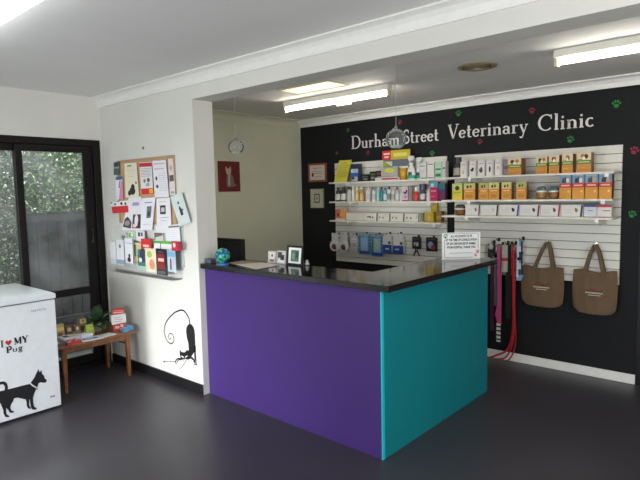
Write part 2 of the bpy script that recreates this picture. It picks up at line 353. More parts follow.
# frames on the counter
def frame(name, label, x0, x1, z0, z1, y, border, fm, mm, arts, grp, lean=.12, thick=.012):
    t = thing(name, label, 'picture frame', ((x0 + x1) / 2, y, z0), grp); h = z1 - z0
    q = MB(); bw = border
    for (a, b, c_, d_) in ((x0, x1, z0, z0 + bw), (x0, x1, z1 - bw, z1), (x0, x0 + bw, z0 + bw, z1 - bw), (x1 - bw, x1, z0 + bw, z1 - bw)):
        yo = lean * (c_ - z0); q.box(a, b, y + yo, y + yo + thick, c_, d_, fm, lean=lean)
    q.build('frame_border', t)
    q = MB(); yo = lean * bw; q.box(x0 + bw, x1 - bw, y + yo + .004, y + yo + thick, z0 + bw, z1 - bw, mm, lean=lean)
    for (u0, u1, v0, v1, col) in arts:
        a0, a1 = x0 + (x1 - x0) * u0, x0 + (x1 - x0) * u1; c0, c1 = z0 + h * v0, z0 + h * v1
        q.face([(a0, y + .003 + lean * (c0 - z0), c0), (a1, y + .003 + lean * (c0 - z0), c0), (a1, y + .003 + lean * (c1 - z0), c1), (a0, y + .003 + lean * (c1 - z0), c1)], mat(col, .5))
    q.build('picture', t, keepn=True)
    return t
fr = (-2.886, -2.725, 1.067, 1.206)
frame('photo_frame', 'black-framed green photo with wide white mat on the counter', fr[0], fr[1], CT, fr[3], 2.885, .014, M_black, M_white, [(.25, .76, .2, .78, (86, 120, 104)), (.32, .5, .3, .6, (150, 170, 150)), (.55, .7, .4, .7, (50, 84, 66))], 'photo frames on the counter')
fr = (-3.095, -3.011, 1.061, 1.151)
frame('photo_frame', 'smallest white photo frame, leftmost of the three on the counter', fr[0], fr[1], CT, fr[3], 2.89, .014, mat((196, 192, 184), .5), mat((214, 212, 204), .5), [(.4, .6, .55, .75, (40, 40, 44)), (.25, .75, .12, .3, (110, 90, 78))], 'photo frames on the counter')
fr = (-3.0, -2.902, 1.06, 1.16)
frame('photo_frame', 'small black and white dog photo in frame, middle of the three on counter', fr[0], fr[1], CT, fr[3], 2.89, .010, mat((190, 188, 186), .5), mat((200, 200, 198), .5), [(.1, .55, .45, .9, (60, 60, 62)), (.4, .8, .3, .7, (44, 44, 46)), (.1, .9, .1, .25, (230, 230, 228))], 'photo frames on the counter')
p = (-2.726, 2.942, 1.061)
q = MB(); q.lathe([(.018, 0), (.022, .012), (.012, .026), (.013, .034), (.004, .042)], p, mat((176, 176, 180), .2, .4), 14); tag(q.build('figurine', smooth=True), 'tiny glassy figurine on the counter right of the black photo frame', 'figurine')
# acrylic sign
S0, S1 = Vector((-2.045, 3.735, CT)), Vector((-1.832, 3.942, CT))
sd = (S1 - S0).normalized(); sn = Vector((sd.y, -sd.x, 0)); SH = .208
t = thing('counter_sign', 'white upright notice about paying accounts on the teal side of the counter', 'sign', tuple((S0 + S1) / 2))
def onsign(u, v, o=0.0): return S0 + sd * (u * .297) + Vector((0, 0, v * SH)) + sn * o
q = MB(); q.prism([onsign(0, 0), onsign(1, 0), onsign(1, 1), onsign(0, 1)], -sn * .004, mat((232, 234, 234), .3)); q.prism([onsign(0, 0), onsign(1, 0), onsign(1, 0, -.07), onsign(0, 0, -.07)], (0, 0, .003), mat((232, 234, 234), .3)); q.build('board', t)
q = MB(); K = mat((24, 24, 28), .6)
for a, b, c_, d_ in ((.06, .95, .955, .967), (.06, .80, .075, .087), (.06, .07, .075, .76), (.94, .95, .40, .967), (.20, .80, .235, .247)):
    q.face([onsign(a, c_, .0008), onsign(b, c_, .0008), onsign(b, d_, .0008), onsign(a, d_, .0008)], K)
q.build('border_lines', t, keepn=True)

def text_mesh(txt, size, place, m, name, parent, bold=.0):
    cu = bpy.data.curves.new('t', 'FONT'); cu.body = txt; cu.size = size; cu.align_x = 'CENTER'; cu.offset = bold
    o = bpy.data.objects.new('t', cu); COL.objects.link(o); bpy.context.view_layer.update()
    me = o.evaluated_get(bpy.context.evaluated_depsgraph_get()).to_mesh()
    q = MB(); vs = [tuple(v.co) for v in me.vertices]
    if vs:
        k = len(q.v); q.v += [tuple(place(x, y)) for x, y, z in vs]
        for p in me.polygons: q.f.append(tuple(p.vertices)); q.m.append(q.mi(m))
    o.evaluated_get(bpy.context.evaluated_depsgraph_get()).to_mesh_clear(); bpy.data.objects.remove(o); bpy.data.curves.remove(cu)
    return q.build(name, parent, keepn=True)
for i, ln in enumerate(('ALL ACCOUNTS TO BE', 'AT THE TIME OF CONSULTATION', 'OR ON DISCHARGE OF ANIMAL', 'FROM HOSPITAL. THANK YOU')):
    text_mesh(ln, .0190, lambda x, y, i=i: onsign(.5, .83 - i * .137, .001) + sd * x * .84 + Vector((0, 0, y * 1.25)), K, 'lettering', t, .0007)

# paw helper: returns polys in a plane given mapping
def paw(q, P, s, m, rot=0.0, turn=1):
    def ell(cx, cy, rx, ry, a=0):
        pts = []
        for i in range(14):
            g = 2 * PI * i / 14; x, y = rx * math.cos(g), ry * math.sin(g); x, y = x * math.cos(a) - y * math.sin(a) + cx, x * math.sin(a) + y * math.cos(a) + cy
            x, y = x * math.cos(rot) - y * math.sin(rot), x * math.sin(rot) + y * math.cos(rot); pts.append(P(x * s, y * s))
        q.face(pts, m)
    ell(0, -.28, .30, .24); ell(-.40, .05, .12, .17, .5); ell(-.15, .28, .12, .18, .15); ell(.15, .28, .12, .18, -.15); ell(.40, .05, .12, .17, -.5)
q = MB(); paw(q, lambda x, y: onsign(.09, .88, .0012) + sd * x + Vector((0, 0, y)), .036, mat((30, 140, 50), .6)); q.build('green_paw_print', t, keepn=True)
q = MB(); RD = mat((190, 30, 50), .6)
paw(q, lambda x, y: onsign(.93, .30, .0014) + sd * x + Vector((0, 0, y)), .030, RD, .3); paw(q, lambda x, y: onsign(.88, .17, .0014) + sd * x + Vector((0, 0, y)), .024, RD, .2); q.build('red_paw_print', t, keepn=True)

# ------------------------------------------------------------------ lettering with a little serif pen
TH, TN = .115, .05
def pen(dx, dy): return TN + (TH - TN) * (abs(dy) / max(1e-6, math.hypot(dx, dy))) ** 1.5
def Ls(x0, y0, x1, y1, w=None): return ('p', [(x0, y0), (x1, y1)], w)
def As(cx, cy, rx, ry, a0, a1, w=None):
    n = 14; return ('p', [(cx + rx * math.cos(math.radians(a0 + (a1 - a0) * i / n)), cy + ry * math.sin(math.radians(a0 + (a1 - a0) * i / n))) for i in range(n + 1)], w)
XH = .53
G = {
 'D': ([Ls(.17, 0, .17, 1), Ls(0, .02, .45, .02), Ls(0, .98, .45, .98), As(.42, .5, .46, .48, -90, 90)], 1.0),
 'u': ([Ls(.13, XH, .13, .16), As(.31, .18, .18, .16, 180, 350), Ls(.50, XH, .50, 0), Ls(0, XH - .02, .13, XH - .02), Ls(.37, XH - .02, .50, XH - .02), Ls(.5, .02, .62, .02)], .68),
 'r': ([Ls(.14, 0, .14, XH), Ls(0, XH - .02, .14, XH - .02), Ls(0, .02, .3, .02), As(.32, .34, .17, .17, 160, 45)], .50),
 'h': ([Ls(.13, 0, .13, 1), Ls(0, .98, .13, .98), Ls(0, .02, .27, .02), As(.32, .33, .19, .18, 180, 0), Ls(.51, .33, .51, 0), Ls(.38, .02, .64, .02)], .70),
 'a': ([As(.24, .36, .18, .15, 165, 0), Ls(.42, .36, .42, .02), As(.23, .16, .17, .14, 20, 340), Ls(.42, .02, .54, .02)], .60),
 'm': ([Ls(.13, 0, .13, XH), Ls(0, XH - .02, .13, XH - .02), Ls(0, .02, .27, .02), As(.30, .33, .17, .18, 180, 0), Ls(.47, .33, .47, 0), Ls(.36, .02, .58, .02), As(.64, .33, .17, .18, 180, 0), Ls(.81, .33, .81, 0), Ls(.70, .02, .94, .02)], 1.0),
 'S': ([As(.30, .76, .22, .22, 30, 262, .09), As(.29, .26, .25, .25, 85, -155, .09), Ls(.50, .72, .52, .98, .04), Ls(.04, .04, .04, .30, .04)], .64),
 't': ([Ls(.16, .80, .16, .12), As(.29, .14, .13, .12, 180, 310), Ls(0, XH - .02, .36, XH - .02)], .44),
 'e': ([As(.26, .27, .22, .25, 8, 325), Ls(.06, .29, .48, .29)], .56),
 'V': ([Ls(.12, 1, .46, 0, .12), Ls(.46, 0, .80, 1, .05), Ls(0, .98, .30, .98), Ls(.66, .98, .94, .98)], .90),
 'n': ([Ls(.13, 0, .13, XH), Ls(0, XH - .02, .13, XH - .02), Ls(0, .02, .27, .02), As(.32, .33, .19, .18, 180, 0), Ls(.51, .33, .51, 0), Ls(.38, .02, .64, .02)], .70),
 'i': ([Ls(.13, 0, .13, XH), Ls(0, XH - .02, .13, XH - .02), Ls(0, .02, .27, .02), As(.13, .74, .03, .03, 0, 360, .07)], .34),
 'l': ([Ls(.13, 0, .13, 1), Ls(0, .98, .13, .98), Ls(0, .02, .27, .02)], .34),
 'y': ([Ls(.08, XH, .30, .02, .10), Ls(.52, XH, .22, -.26, .05), As(.14, -.24, .09, .07, 330, 180, .06), Ls(0, XH - .02, .22, XH - .02), Ls(.40, XH - .02, .60, XH - .02)], .62),
 'C': ([As(.50, .5, .46, .49, 48, 312), Ls(.84, .70, .84, .98, .05)], .98),
 'c': ([As(.27, .27, .22, .25, 50, 318)], .52),
 'I': ([Ls(.2, 0, .2, 1, .2), Ls(.02, .03, .38, .03), Ls(.02, .97, .38, .97)], .42),
 'M': ([Ls(.14, 0, .14, 1, .07), Ls(.14, 1, .5, .12, .18), Ls(.5, .12, .86, 1, .07), Ls(.88, 0, .88, 1, .18), Ls(0, .03, .3, .03), Ls(.72, .03, 1.04, .03)], 1.06),
 'Y': ([Ls(.08, 1, .42, .45, .18), Ls(.78, 1, .42, .45, .08), Ls(.43, .5, .43, 0, .18), Ls(0, .97, .28, .97), Ls(.62, .97, .9, .97), Ls(.26, .03, .6, .03)], .9),
 'P': ([Ls(.2, 0, .2, 1, .2), Ls(.02, .03, .42, .03), Ls(0, .97, .4, .97), As(.38, .72, .27, .26, 90, -90, .16), Ls(.2, .46, .4, .46)], .72),
 'g': ([As(.25, .36, .18, .17, 0, 360, .12), As(.24, -.10, .22, .13, 0, 360, .09), Ls(.12, .14, .4, .04, .09), Ls(.4, .5, .56, .52, .07)], .58),
}
def word_width(w): return sum(G[ch][1] for ch in w) + .06 * (len(w) - 1) - .0
def write(q, word, P, width, cap, m, boldk=1.0):
    """P(x, z) gives the 3D point; width = overall length of the word, cap = cap height"""
    k = width / word_width(word); x = 0
    for ch in word:
        strokes, adv = G[ch]
        for _, pts, w in strokes:
            n = len(pts); Lf = []; Rt = []
            for i in range(n):
                a = pts[max(i - 1, 0)]; b = pts[min(i + 1, n - 1)]; dx, dy = b[0] - a[0], b[1] - a[1]; l = math.hypot(dx, dy) or 1
                ww = (w if w else pen(dx, dy)) * boldk / 2; nx, ny = -dy / l * ww, dx / l * ww
                Lf.append(P((x + pts[i][0]) * k + nx * cap, (pts[i][1] + ny) * cap)); Rt.append(P((x + pts[i][0]) * k - nx * cap, (pts[i][1] - ny) * cap))
            for i in range(n - 1): q.face([Lf[i], Rt[i], Rt[i + 1], Lf[i + 1]], m)
        x += adv + .06
M_letter = mat((232, 230, 224), .5, name='white_lettering')
yl = YB - .0015
t = thing('wall_lettering', 'white painted clinic name in serif letters across the top of the black wall', 'lettering', (-2.5, yl, 2.07))
for wd, x0, x1, z0 in (('Durham', -3.8, -3.16, 2.075), ('Street', -3.116, -2.705, 2.085),
                   ('Veterinary', -2.606, -1.826, 2.09), ('Clinic', -1.736, -1.285, 2.09)):
    q = MB(); write(q, wd, lambda x, z: (x0 + x, yl, z0 + z), x1 - x0, .135 if wd[0] != 'D' else .14, M_letter, 1.35); q.build('word', t, keepn=True)
GR = mat((24, 130, 50), .6, name='green_paint'); RP = mat((150, 28, 66), .6, name='crimson_paint')
for (x, z, m, s, lb) in ((-3.846, 2.29, GR, .05, 'small green paw print on the black wall above the D of the clinic name'), (-4.012, 2.043, RP, .045, 'dark red paw print above the yellow booklet at the left of the wall'),
    (-3.572, 2.021, RP, .05, 'dark red paw print under the first word of the clinic name'), (-3.157, 2.31, RP, .055, 'dark red paw print above the right glass globe'), (-2.782, 1.965, GR, .06, 'green paw print just above the left slatwall panel'),
    (-2.495, 2.328, GR, .065, 'green paw print above the word Veterinary'), (-2.275, 2.041, RP, .055, 'red paw print under the word Veterinary'), (-1.794, 2.275, RP, .06, 'red paw print left of the C of Clinic, near the cornice'),
    (-1.469, 2.0, GR, .065, 'green paw print under the word Clinic'), (-1.127, 2.253, GR, .07, 'largest green paw print at the upper right of the black wall'), (-.99, 1.877, RP, .07, 'bright red paw print right of the slatwall at the picture edge'), (-.992, 1.376, GR, .065, 'lowest green paw print, right of the lower shelves')):
    q = MB(); paw(q, lambda a, b: (x + a, YB - .0015, z + b), s * .90, m, random.uniform(-.4, .4)); tag(q.build('paw_decal', keepn=True), lb, 'wall decal', 'paw prints on the black wall')

# ------------------------------------------------------------------ slatwall panels and shelves
M_bracket = mat((236, 236, 232), .35)
def slatwall(x0, x1, label):
    q = MB(); q.box(x0, x1, YB - .008, YB - .001, .80, 1.925, mat((96, 94, 88), .7))  # backing plate coloured dark for the shade in the grooves
    z = 1.925; pitch_ = .0715
    while z - .07 > .75:
        q.box(x0, x1, YB - .020, YB - .008, max(.80, z - pitch_ + .006), z, M_slat); z -= pitch_
    return tag(q.build('display_board'), label, 'display board', 'slatwall panels on the black wall')
slatwall(-4.035, -2.610, 'left white slatwall panel holding bottles and hanging packs')
slatwall(-2.525, -1.070, 'right white slatwall panel holding food packs and brown bags')
YP = YB - .020
def shelf(x0, x1, y0, z, bxs, label):
    t = thing('wall_shelf', label, 'shelf', ((x0 + x1) / 2, YP, z - .02), 'shelves on the slatwall')
    bx('board', (x0, x1, y0, YP, z - .016, z), M_shelf, t, bevel=.002)
    for a in bxs:
        q = MB(); q.prism([(a - .008, YP, z - .075), (a - .008, YP, z - .016), (a - .008, y0 + .004, z - .016), (a - .008, y0 + .004, z - .034), (a - .008, YP - .02, z - .075)], (.016, 0, 0), M_bracket)
        q.box(a - .014, a + .014, y0 - .003, y0 + .004, z - .040, z - .010, M_bracket); q.build('bracket', t)
L1, L2, L3z, R1, R2, R3 = 1.706, 1.490, 1.279, 1.712, 1.502, 1.357
shelf(-4.01, -2.548, 4.72, L1, (-3.75, -2.75), 'top shelf of the left slatwall, carrying spray bottle and packets')
shelf(-4.01, -2.548, 4.72, L2, (-3.709, -2.726), 'middle shelf of the left slatwall, crowded with bottles')
shelf(-4.01, -2.60, 4.72, L3z, (-3.741, -2.672), 'lowest shelf of the left slatwall, with low white boxes')
shelf(-2.53, -1.070, 4.61, R1, (-2.248, -1.12), 'top shelf of the right slatwall, with white cartons and treat boxes')
shelf(-2.53, -1.075, 4.61, R2, (-2.257, -1.143), 'middle shelf of the right slatwall, with orange packs')
shelf(-2.53, -1.075, 4.61, R3, (-2.276, -1.183), 'lowest shelf of the right slatwall, with long flat white boxes')

def deco(q, x0, x1, z0, z1, y, lean, ds, eps=.0008):
    w, h = x1 - x0, z1 - z0
    def P(u, v, e): return (x0 + u * w, y + lean * v * h - e, z0 + v * h)
    for i, d in enumerate(ds):
        e = eps * (1 + i * .4); m = mat(d[-1], .5)
        if d[0] == 'r': _, a, b, c_, g, _c = d; q.face([P(a, c_, e), P(b, c_, e), P(b, g, e), P(a, g, e)], m)
        elif d[0] == 'e': _, a, b, ra, rb, _c = d; q.face([P(a + ra * math.cos(2 * PI * k / 14), b + rb * math.sin(2 * PI * k / 14), e) for k in range(14)], m)
        elif d[0] == 'q': q.face([P(a, b, e) for a, b in d[1]], m)
def pack(name, label, cat, grp, x0, x1, z0, z1, y, dep, base, ds=(), lean=0.0, side=None, rough=.45):
    q = MB(); q.box(x0, x1, y, y + dep, z0, z1, mat(base, rough), lean=lean); deco(q, x0, x1, z0, z1, y, lean, ds)
    if side: q.face([(x1 + .0008, y, z0), (x1 + .0008, y + dep, z0), (x1 + .0008, y + dep, z1), (x1 + .0008, y, z1)], mat(side, rough))
    o = q.build(name, keepn=False); return tag(o, label, cat, grp)
YLI, YRI = 4.735, 4.635
# --- top left shelf
GL1 = 'goods on the top left shelf'
pack('booklet', 'yellow booklet leaning back at the left end of the top shelf', 'booklet', GL1, -3.945, -3.765, L1, L1 + .245, 4.735, .006, (208, 200, 78), [('r', .12, .88, .74, .755, (120, 118, 60)), ('r', .3, .7, .86, .88, (120, 118, 60)), ('r', .15, .85, .64, .655, (130, 128, 60)), ('r', .15, .85, .54, .555, (130, 128, 60)), ('r', .12, .9, .2, .5, (190, 182, 60))], lean=.40)
pack('carton', 'dark blue and white carton beside the yellow booklet', 'carton', GL1, -3.70, -3.60, L1, L1 + .19, YLI, .07, (40, 44, 74), [('r', 0, 1, .5, .72, (176, 190, 214)), ('r', 0, 1, .3, .5, (54, 104, 178)), ('r', .1, .9, .04, .28, (190, 196, 206)), ('e', .3, .2, .2, .08, (30, 40, 60))])
for a, b, h, lb in ((-3.565, -3.475, .07, 'lowest black and green packet right of the blue carton'), (-3.462, -3.385, .10, 'black packet with green print, left of two taller dark packets'), (-3.38, -3.30, .105, 'black packet with red print, right of two taller dark packets')):
    pack('packet', lb, 'packet', GL1, a, b, L1, L1 + h, YLI + .02, .04, (26, 28, 26), [('r', .1, .9, .62, .8, (60, 96, 60) if 'red' not in lb else (130, 50, 50)), ('r', .2, .8, .2, .45, (120, 124, 110))])
pack('flat_box', 'flat red and white box lying under the grey display box', 'box', GL1, -3.37, -3.065, L1, L1 + .032, YLI - .012, .10, (206, 200, 194), [('r', .28, .95, .25, .75, (176, 40, 60))])
pack('display_box', 'large grey and yellow display box with red header on the top shelf', 'display box', GL1, -3.31, -2.985, L1 + .032, L1 + .215, YLI + .052, .035, (96, 104, 116), [('r', 0, .35, .62, .9, (196, 200, 190)), ('r', .36, .98, .05, .4, (120, 124, 130)), ('r', .38, .95, .48, .60, (214, 214, 204)), ('r', .62, 1.0, .02, .38, (196, 152, 30)), ('q', ((0, .62), (.0, .98), (.34, .62)), (140, 170, 60))])
pack('header_card', 'yellow header card with red corner standing on the grey display box', 'card', GL1, -3.325, -2.985, L1 + .215, L1 + .310, YLI + .058, .010, (198, 182, 52), [('r', 0, .32, 0, 1, (200, 34, 40)), ('r', .05, .28, .55, .75, (236, 210, 206)), ('r', .08, .24, .2, .4, (236, 200, 196)), ('r', .42, .9, .3, .7, (226, 214, 110))])
pack('carton', 'light grey carton with yellow oval in front of the display box', 'carton', GL1, -3.30, -3.10, L1 + .032, L1 + .135, YLI, .045, (168, 168, 164), [('e', .52, .66, .3, .22, (216, 220, 50)), ('r', .05, .95, .06, .16, (150, 150, 146))])
def bottle(label, grp, x, y, z0, h, r, body, cap, band=None, cap_h=.2, neck=.5, cat='bottle', sq=1.0, cone=False):
    t = thing('bottle', label, cat, (x, y, z0), grp); bh = h * (1 - cap_h)
    q = MB(); q.lathe([(r * .94, 0), (r, .004), (r, bh * .80), (r * .82, bh * .92), (r * neck, bh), (r * neck, bh + .004)], (x, y, z0), mat(body, .35), 14, 1, sq)
    q.build('body', t, smooth=False)
    if band:
        q = MB(); q.lathe([(r * 1.02, bh * .14), (r * 1.02, bh * .66)], (x, y, z0), mat(band, .5), 14, 1, sq); q.build('label_band', t.children[0] if t.children else t)
    q = MB(); cr = r * neck * 1.12; q.lathe([(cr, bh + .002), (cr * (.6 if cone else 1), z0 * 0 + h)], (x, y, z0), mat(cap, .35), 12); q.build('cap', t)
    return t
def spray(x, y, z0, h, label, grp, lab):
    t = thing('spray_bottle', label, 'spray bottle', (x, y, z0), grp); bh = h * .62; wm = mat((226, 226, 222), .35)
    q = MB(); q.lathe([(.043, 0), (.045, .006), (.045, bh * .55), (.036, bh * .75), (.014, bh * .98), (.013, bh + .01)], (x, y, z0), wm, 16, 1, .65); q.build('body', t, smooth=True)
    q = MB(); q.lathe([(.0455, bh * .08), (.0455, bh * .30)], (x, y, z0), mat((30, 160, 120), .4), 16, 1, .66); q.build('label_band', t)['label'] = 'green label'
    q = MB(); q.lathe([(.0458, bh * .30), (.0458, bh * .52)], (x, y, z0), mat((70, 74, 78), .4), 16, .9, .66); q.build('label_band', t)
    q = MB(); q.lathe([(.017, bh), (.017, bh + .022)], (x, y, z0), wm, 14)
    q.prism([(x - .030, y - .010, z0 + h - .045), (x + .012, y - .010, z0 + h - .048), (x + .032, y - .010, z0 + h - .022), (x + .028, y - .010, z0 + h), (x - .022, y - .010, z0 + h), (x - .032, y - .010, z0 + h - .014)], (0, .02, 0), wm)
    q.prism([(x - .020, y - .005, z0 + h - .045), (x - .012, y - .005, z0 + h - .045), (x - .020, y - .005, z0 + h - .095), (x - .028, y - .005, z0 + h - .09)], (0, .010, 0), wm); q.build('trigger_head', t)
pack('carton', 'gold carton beside the grey carton, left of the spray bottle', 'carton', GL1, -3.062, -3.005, L1, L1 + .118, YLI, .045, (184, 140, 28), [('r', .2, .8, .3, .7, (206, 168, 60))])
spray(-2.952, 4.765, L1, .238, 'white trigger spray bottle with green label on the top shelf', GL1, 0)
spray(-2.892, 4.815, L1, .220, 'second white spray bottle standing behind the green-labelled one', GL1, 0)
for a, b, h, col, ds, lb in ((-2.835, -2.765, .16, (214, 214, 210), [('r', 0, .8, .78, .82, (20, 20, 20)), ('r', .1, 1, .04, .09, (30, 30, 30)), ('r', 0, .9, .5, .52, (150, 150, 150))], 'white carton with black top line, left of two plain white cartons'),
                      (-2.752, -2.678, .165, (218, 216, 212), [('r', .1, .9, .83, .87, (40, 40, 44)), ('r', .1, .9, .04, .09, (30, 30, 30))], 'white carton right of its twin, next to the pale green carton'),
                      (-2.668, -2.598, .162, (176, 208, 186), [('r', .1, .9, .52, .60, (30, 80, 50)), ('r', .1, .9, .12, .30, (40, 120, 70))], 'pale green carton near the right end of the top left shelf'),
                      (-2.590, -2.556, .165, (206, 206, 202), [('r', .1, .9, .55, .65, (90, 100, 96))], 'narrow white carton at the right end of the top left shelf')):
    pack('carton', lb, 'carton', GL1, a, b, L1, L1 + h, YLI, .06, col, ds)
# --- middle left shelf: bottles
GL2 = 'bottles on the middle left shelf'
WH = (214, 212, 204); BK = (24, 24, 28)
row = [
 (-3.925, .160, .028, (40, 44, 50), BK, WH, 'dark bottle with white label, first from the left on the bottle shelf'),
 (-3.848, .165, .030, (40, 44, 56), BK, WH, 'dark bottle with silvery label, second from the left on the bottle shelf'),
 (-3.768, .165, .028, (196, 196, 192), BK, None, 'white bottle with black cap, third from the left on the bottle shelf'),
 (-3.712, .172, .018, (224, 222, 216), (224, 222, 216), None, 'slim white tube left of the amber bottles'),
 (-3.660, .160, .022, (206, 176, 96), (222, 218, 206), (220, 204, 150), 'left amber bottle with white cap'),
 (-3.598, .160, .023, (190, 140, 60), (222, 218, 206), (206, 170, 100), 'right amber bottle with white cap'),
 (-3.505, .152, .026, (212, 210, 208), (190, 188, 186), (196, 196, 206), 'plain white bottle right of the amber bottles'),
 (-3.432, .148, .026, (206, 204, 200), (90, 84, 84), (178, 172, 168), 'white bottle with grey band and dark cap'),
 (-3.378, .150, .019, (150, 198, 190), (190, 200, 196), None, 'pale teal bottle left of the dark teal one'),
 (-3.332, .148, .020, (28, 120, 130), (40, 60, 66), None, 'dark teal slim bottle'),
 (-3.285, .140, .021, (120, 150, 180), (40, 50, 90), (206, 210, 214), 'light blue bottle with navy cap'),
 (-3.236, .152, .022, (208, 206, 200), BK, (120, 120, 124), 'white bottle with tall black cap'),
 (-3.186, .142, .022, (210, 208, 200), (200, 198, 190), (170, 170, 168), 'white bottle between black-capped and grey ones'),
 (-3.134, .145, .023, (190, 192, 190), (60, 70, 66), (214, 212, 206), 'grey bottle with dark green cap'),
 (-3.083, .142, .020, (216, 214, 208), (206, 204, 196), None, 'slim white bottle left of the dog picture box'),
]
for x, h, r, body, cap, band, lb in row: bottle(lb, GL2, x, 4.785, L2, h, r, body, cap, band)
pack('carton', 'small white and pink carton with a black dog picture on the bottle shelf', 'carton', 'cartons on the bottle shelf', -3.045, -2.965, L2, L2 + .15, YLI, .06, (206, 196, 200), [('r', 0, 1, 0, .08, (150, 40, 60)), ('r', .86, 1, .05, 1, (120, 50, 70)), ('q', ((.2, .62), (.5, .6), (.62, .78), (.8, .72), (.6, .5), (.3, .5)), (20, 20, 22)), ('e', .5, .3, .3, .12, (170, 150, 190))])
bottle('red bottle with white pointed cap', GL2, -2.908, 4.78, L2, .135, .024, (196, 40, 36), (230, 228, 224), (210, 70, 56), .3, .5, cone=True)
bottle('dark navy bottle with wide purple cap', GL2, -2.833, 4.785, L2, .168, .028, (56, 52, 84), (44, 30, 76), (196, 196, 200), .34, 1.1)
bottle('shortest white bottle right of the navy bottle', GL2, -2.762, 4.78, L2, .112, .022, (220, 218, 212), (206, 204, 196), None)
pack('carton', 'magenta carton with teal top on the bottle shelf', 'carton', 'cartons on the bottle shelf', -2.722, -2.640, L2, L2 + .185, YLI, .05, (176, 24, 84), [('r', 0, 1, .72, 1, (90, 160, 184)), ('e', .3, .84, .22, .1, (190, 214, 220)), ('r', .1, .8, .5, .56, (220, 150, 180)), ('r', .1, .6, .22, .26, (216, 120, 160))])
pack('carton', 'dark teal and purple carton at the right end of the bottle shelf', 'carton', 'cartons on the bottle shelf', -2.632, -2.562, L2, L2 + .17, YLI, .05, (96, 30, 76), [('r', 0, 1, .66, 1, (40, 110, 120)), ('r', 0, 1, .5, .66, (60, 50, 110))])
# --- lowest left shelf
GL3 = 'goods on the lowest left shelf'
pack('carton', 'small orange and pink picture carton at the left end of the lowest left shelf', 'carton', GL3, -3.93, -3.80, L3z, L3z + .125, YLI, .05, (214, 160, 110), [('r', 0, .55, .2, 1, (196, 110, 110)), ('e', .68, .55, .2, .3, (226, 150, 40)), ('r', 0, 1, 0, .2, (206, 196, 190)), ('e', .3, .5, .15, .15, (120, 50, 60))])
for i, (a, b, s, lb) in enumerate(((-3.78, -3.535, None, 'longest low white box, left of the striped ones'), (-3.53, -3.352, (24, 24, 28), 'low white box with small dog picture, first of the four striped'), (-3.348, -3.190, (24, 24, 28), 'low white box with pink and blue spots, second of the four striped'),
                           (-3.186, -3.020, (24, 24, 28), 'low white box with two dark spots, third of the four striped'), (-3.016, -2.842, (50, 60, 84), 'low white box with green corner, last of the four striped'))):
    w = b - a; ds = [('r', 0, 1, 0, .06, (150, 150, 146))]
    if s:
        ds += [('q', ((.90, .05), (.97, .05), (1.0, .98), (.93, .98)), s), ('e', .16 if i > 1 else .5, .48, .05, .12, (90, 70, 100)), ('e', .42 if i > 1 else .65, .46, .06, .12, (110, 90, 80))]
    if i == 1: ds += [('e', .30, .5, .10, .08, (50, 50, 50)), ('e', .42, .55, .05, .10, (50, 50, 50))]
    if i == 4: ds += [('e', .82, .6, .06, .25, (150, 200, 160))]
    pack('flat_box', lb, 'box', GL3, a, b, L3z, L3z + .088, YLI, .08, (216, 212, 200), ds)
pack('carton', 'gold carton standing in front at the right end of the lowest left shelf', 'carton', GL3, -2.775, -2.682, L3z, L3z + .105, YLI - .01, .045, (176, 150, 38), [('e', .5, .45, .2, .25, (196, 176, 70)), ('r', 0, 1, 0, .1, (150, 120, 30))])
pack('carton', 'tall narrow gold carton standing behind the front gold one', 'carton', GL3, -2.745, -2.680, L3z, L3z + .195, YLI + .055, .03, (168, 144, 30), [('r', .2, .8, .7, .9, (190, 166, 60))])
pack('carton', 'brown-gold carton right of the two gold ones', 'carton', GL3, -2.672, -2.61, L3z, L3z + .11, YLI + .02, .06, (124, 94, 40), [('r', .1, .9, .3, .6, (160, 130, 60))])
# --- top right shelf
GR1 = 'goods on the top right shelf'
def wedge_label(k): return k
t = bottle('black bottle with cat picture at the left end of the top right shelf', GR1, -2.405, 4.69, R1, .185, .040, (26, 28, 30), (20, 20, 22), (160, 156, 146), .30, .8, sq=.7)
for i, (a, b, pic, lb) in enumerate(((-2.350, -2.282, 0, 'white carton with faint print, first of five beside the black bottle'), (-2.262, -2.195, 1, 'white carton with small dark bird-like animal, second of five'), (-2.182, -2.112, 2, 'white carton with sitting dark animal, third of five'), (-2.100, -2.034, 3, 'white carton with upright dark animal, fourth of five'), (-2.022, -1.960, 4, 'white carton with reddish print, last of five'))):
    ds = [('r', .15, .8, .78, .82, (150, 146, 146)), ('r', .85, 1, 0, 1, (190, 186, 186))]
    ds += [[('r', .3, .5, .2, .4, (200, 150, 156))], [('e', .4, .42, .22, .10, (20, 20, 20)), ('e', .5, .5, .18, .08, (40, 30, 36))], [('e', .45, .38, .24, .16, (70, 66, 66)), ('e', .5, .5, .12, .1, (90, 86, 86))], [('e', .48, .42, .13, .20, (40, 36, 40))], [('e', .45, .5, .2, .1, (216, 170, 160))]][pic]
    pack('carton', lb, 'carton', GR1, a, b, R1, R1 + .138, YRI, .06, (220, 216, 212), ds)
pack('carton', 'narrow grey-purple carton right of the five white cartons', 'carton', GR1, -1.952, -1.918, R1, R1 + .136, YRI + .03, .06, (150, 136, 146), [('r', 0, 1, .4, .6, (110, 90, 104))])
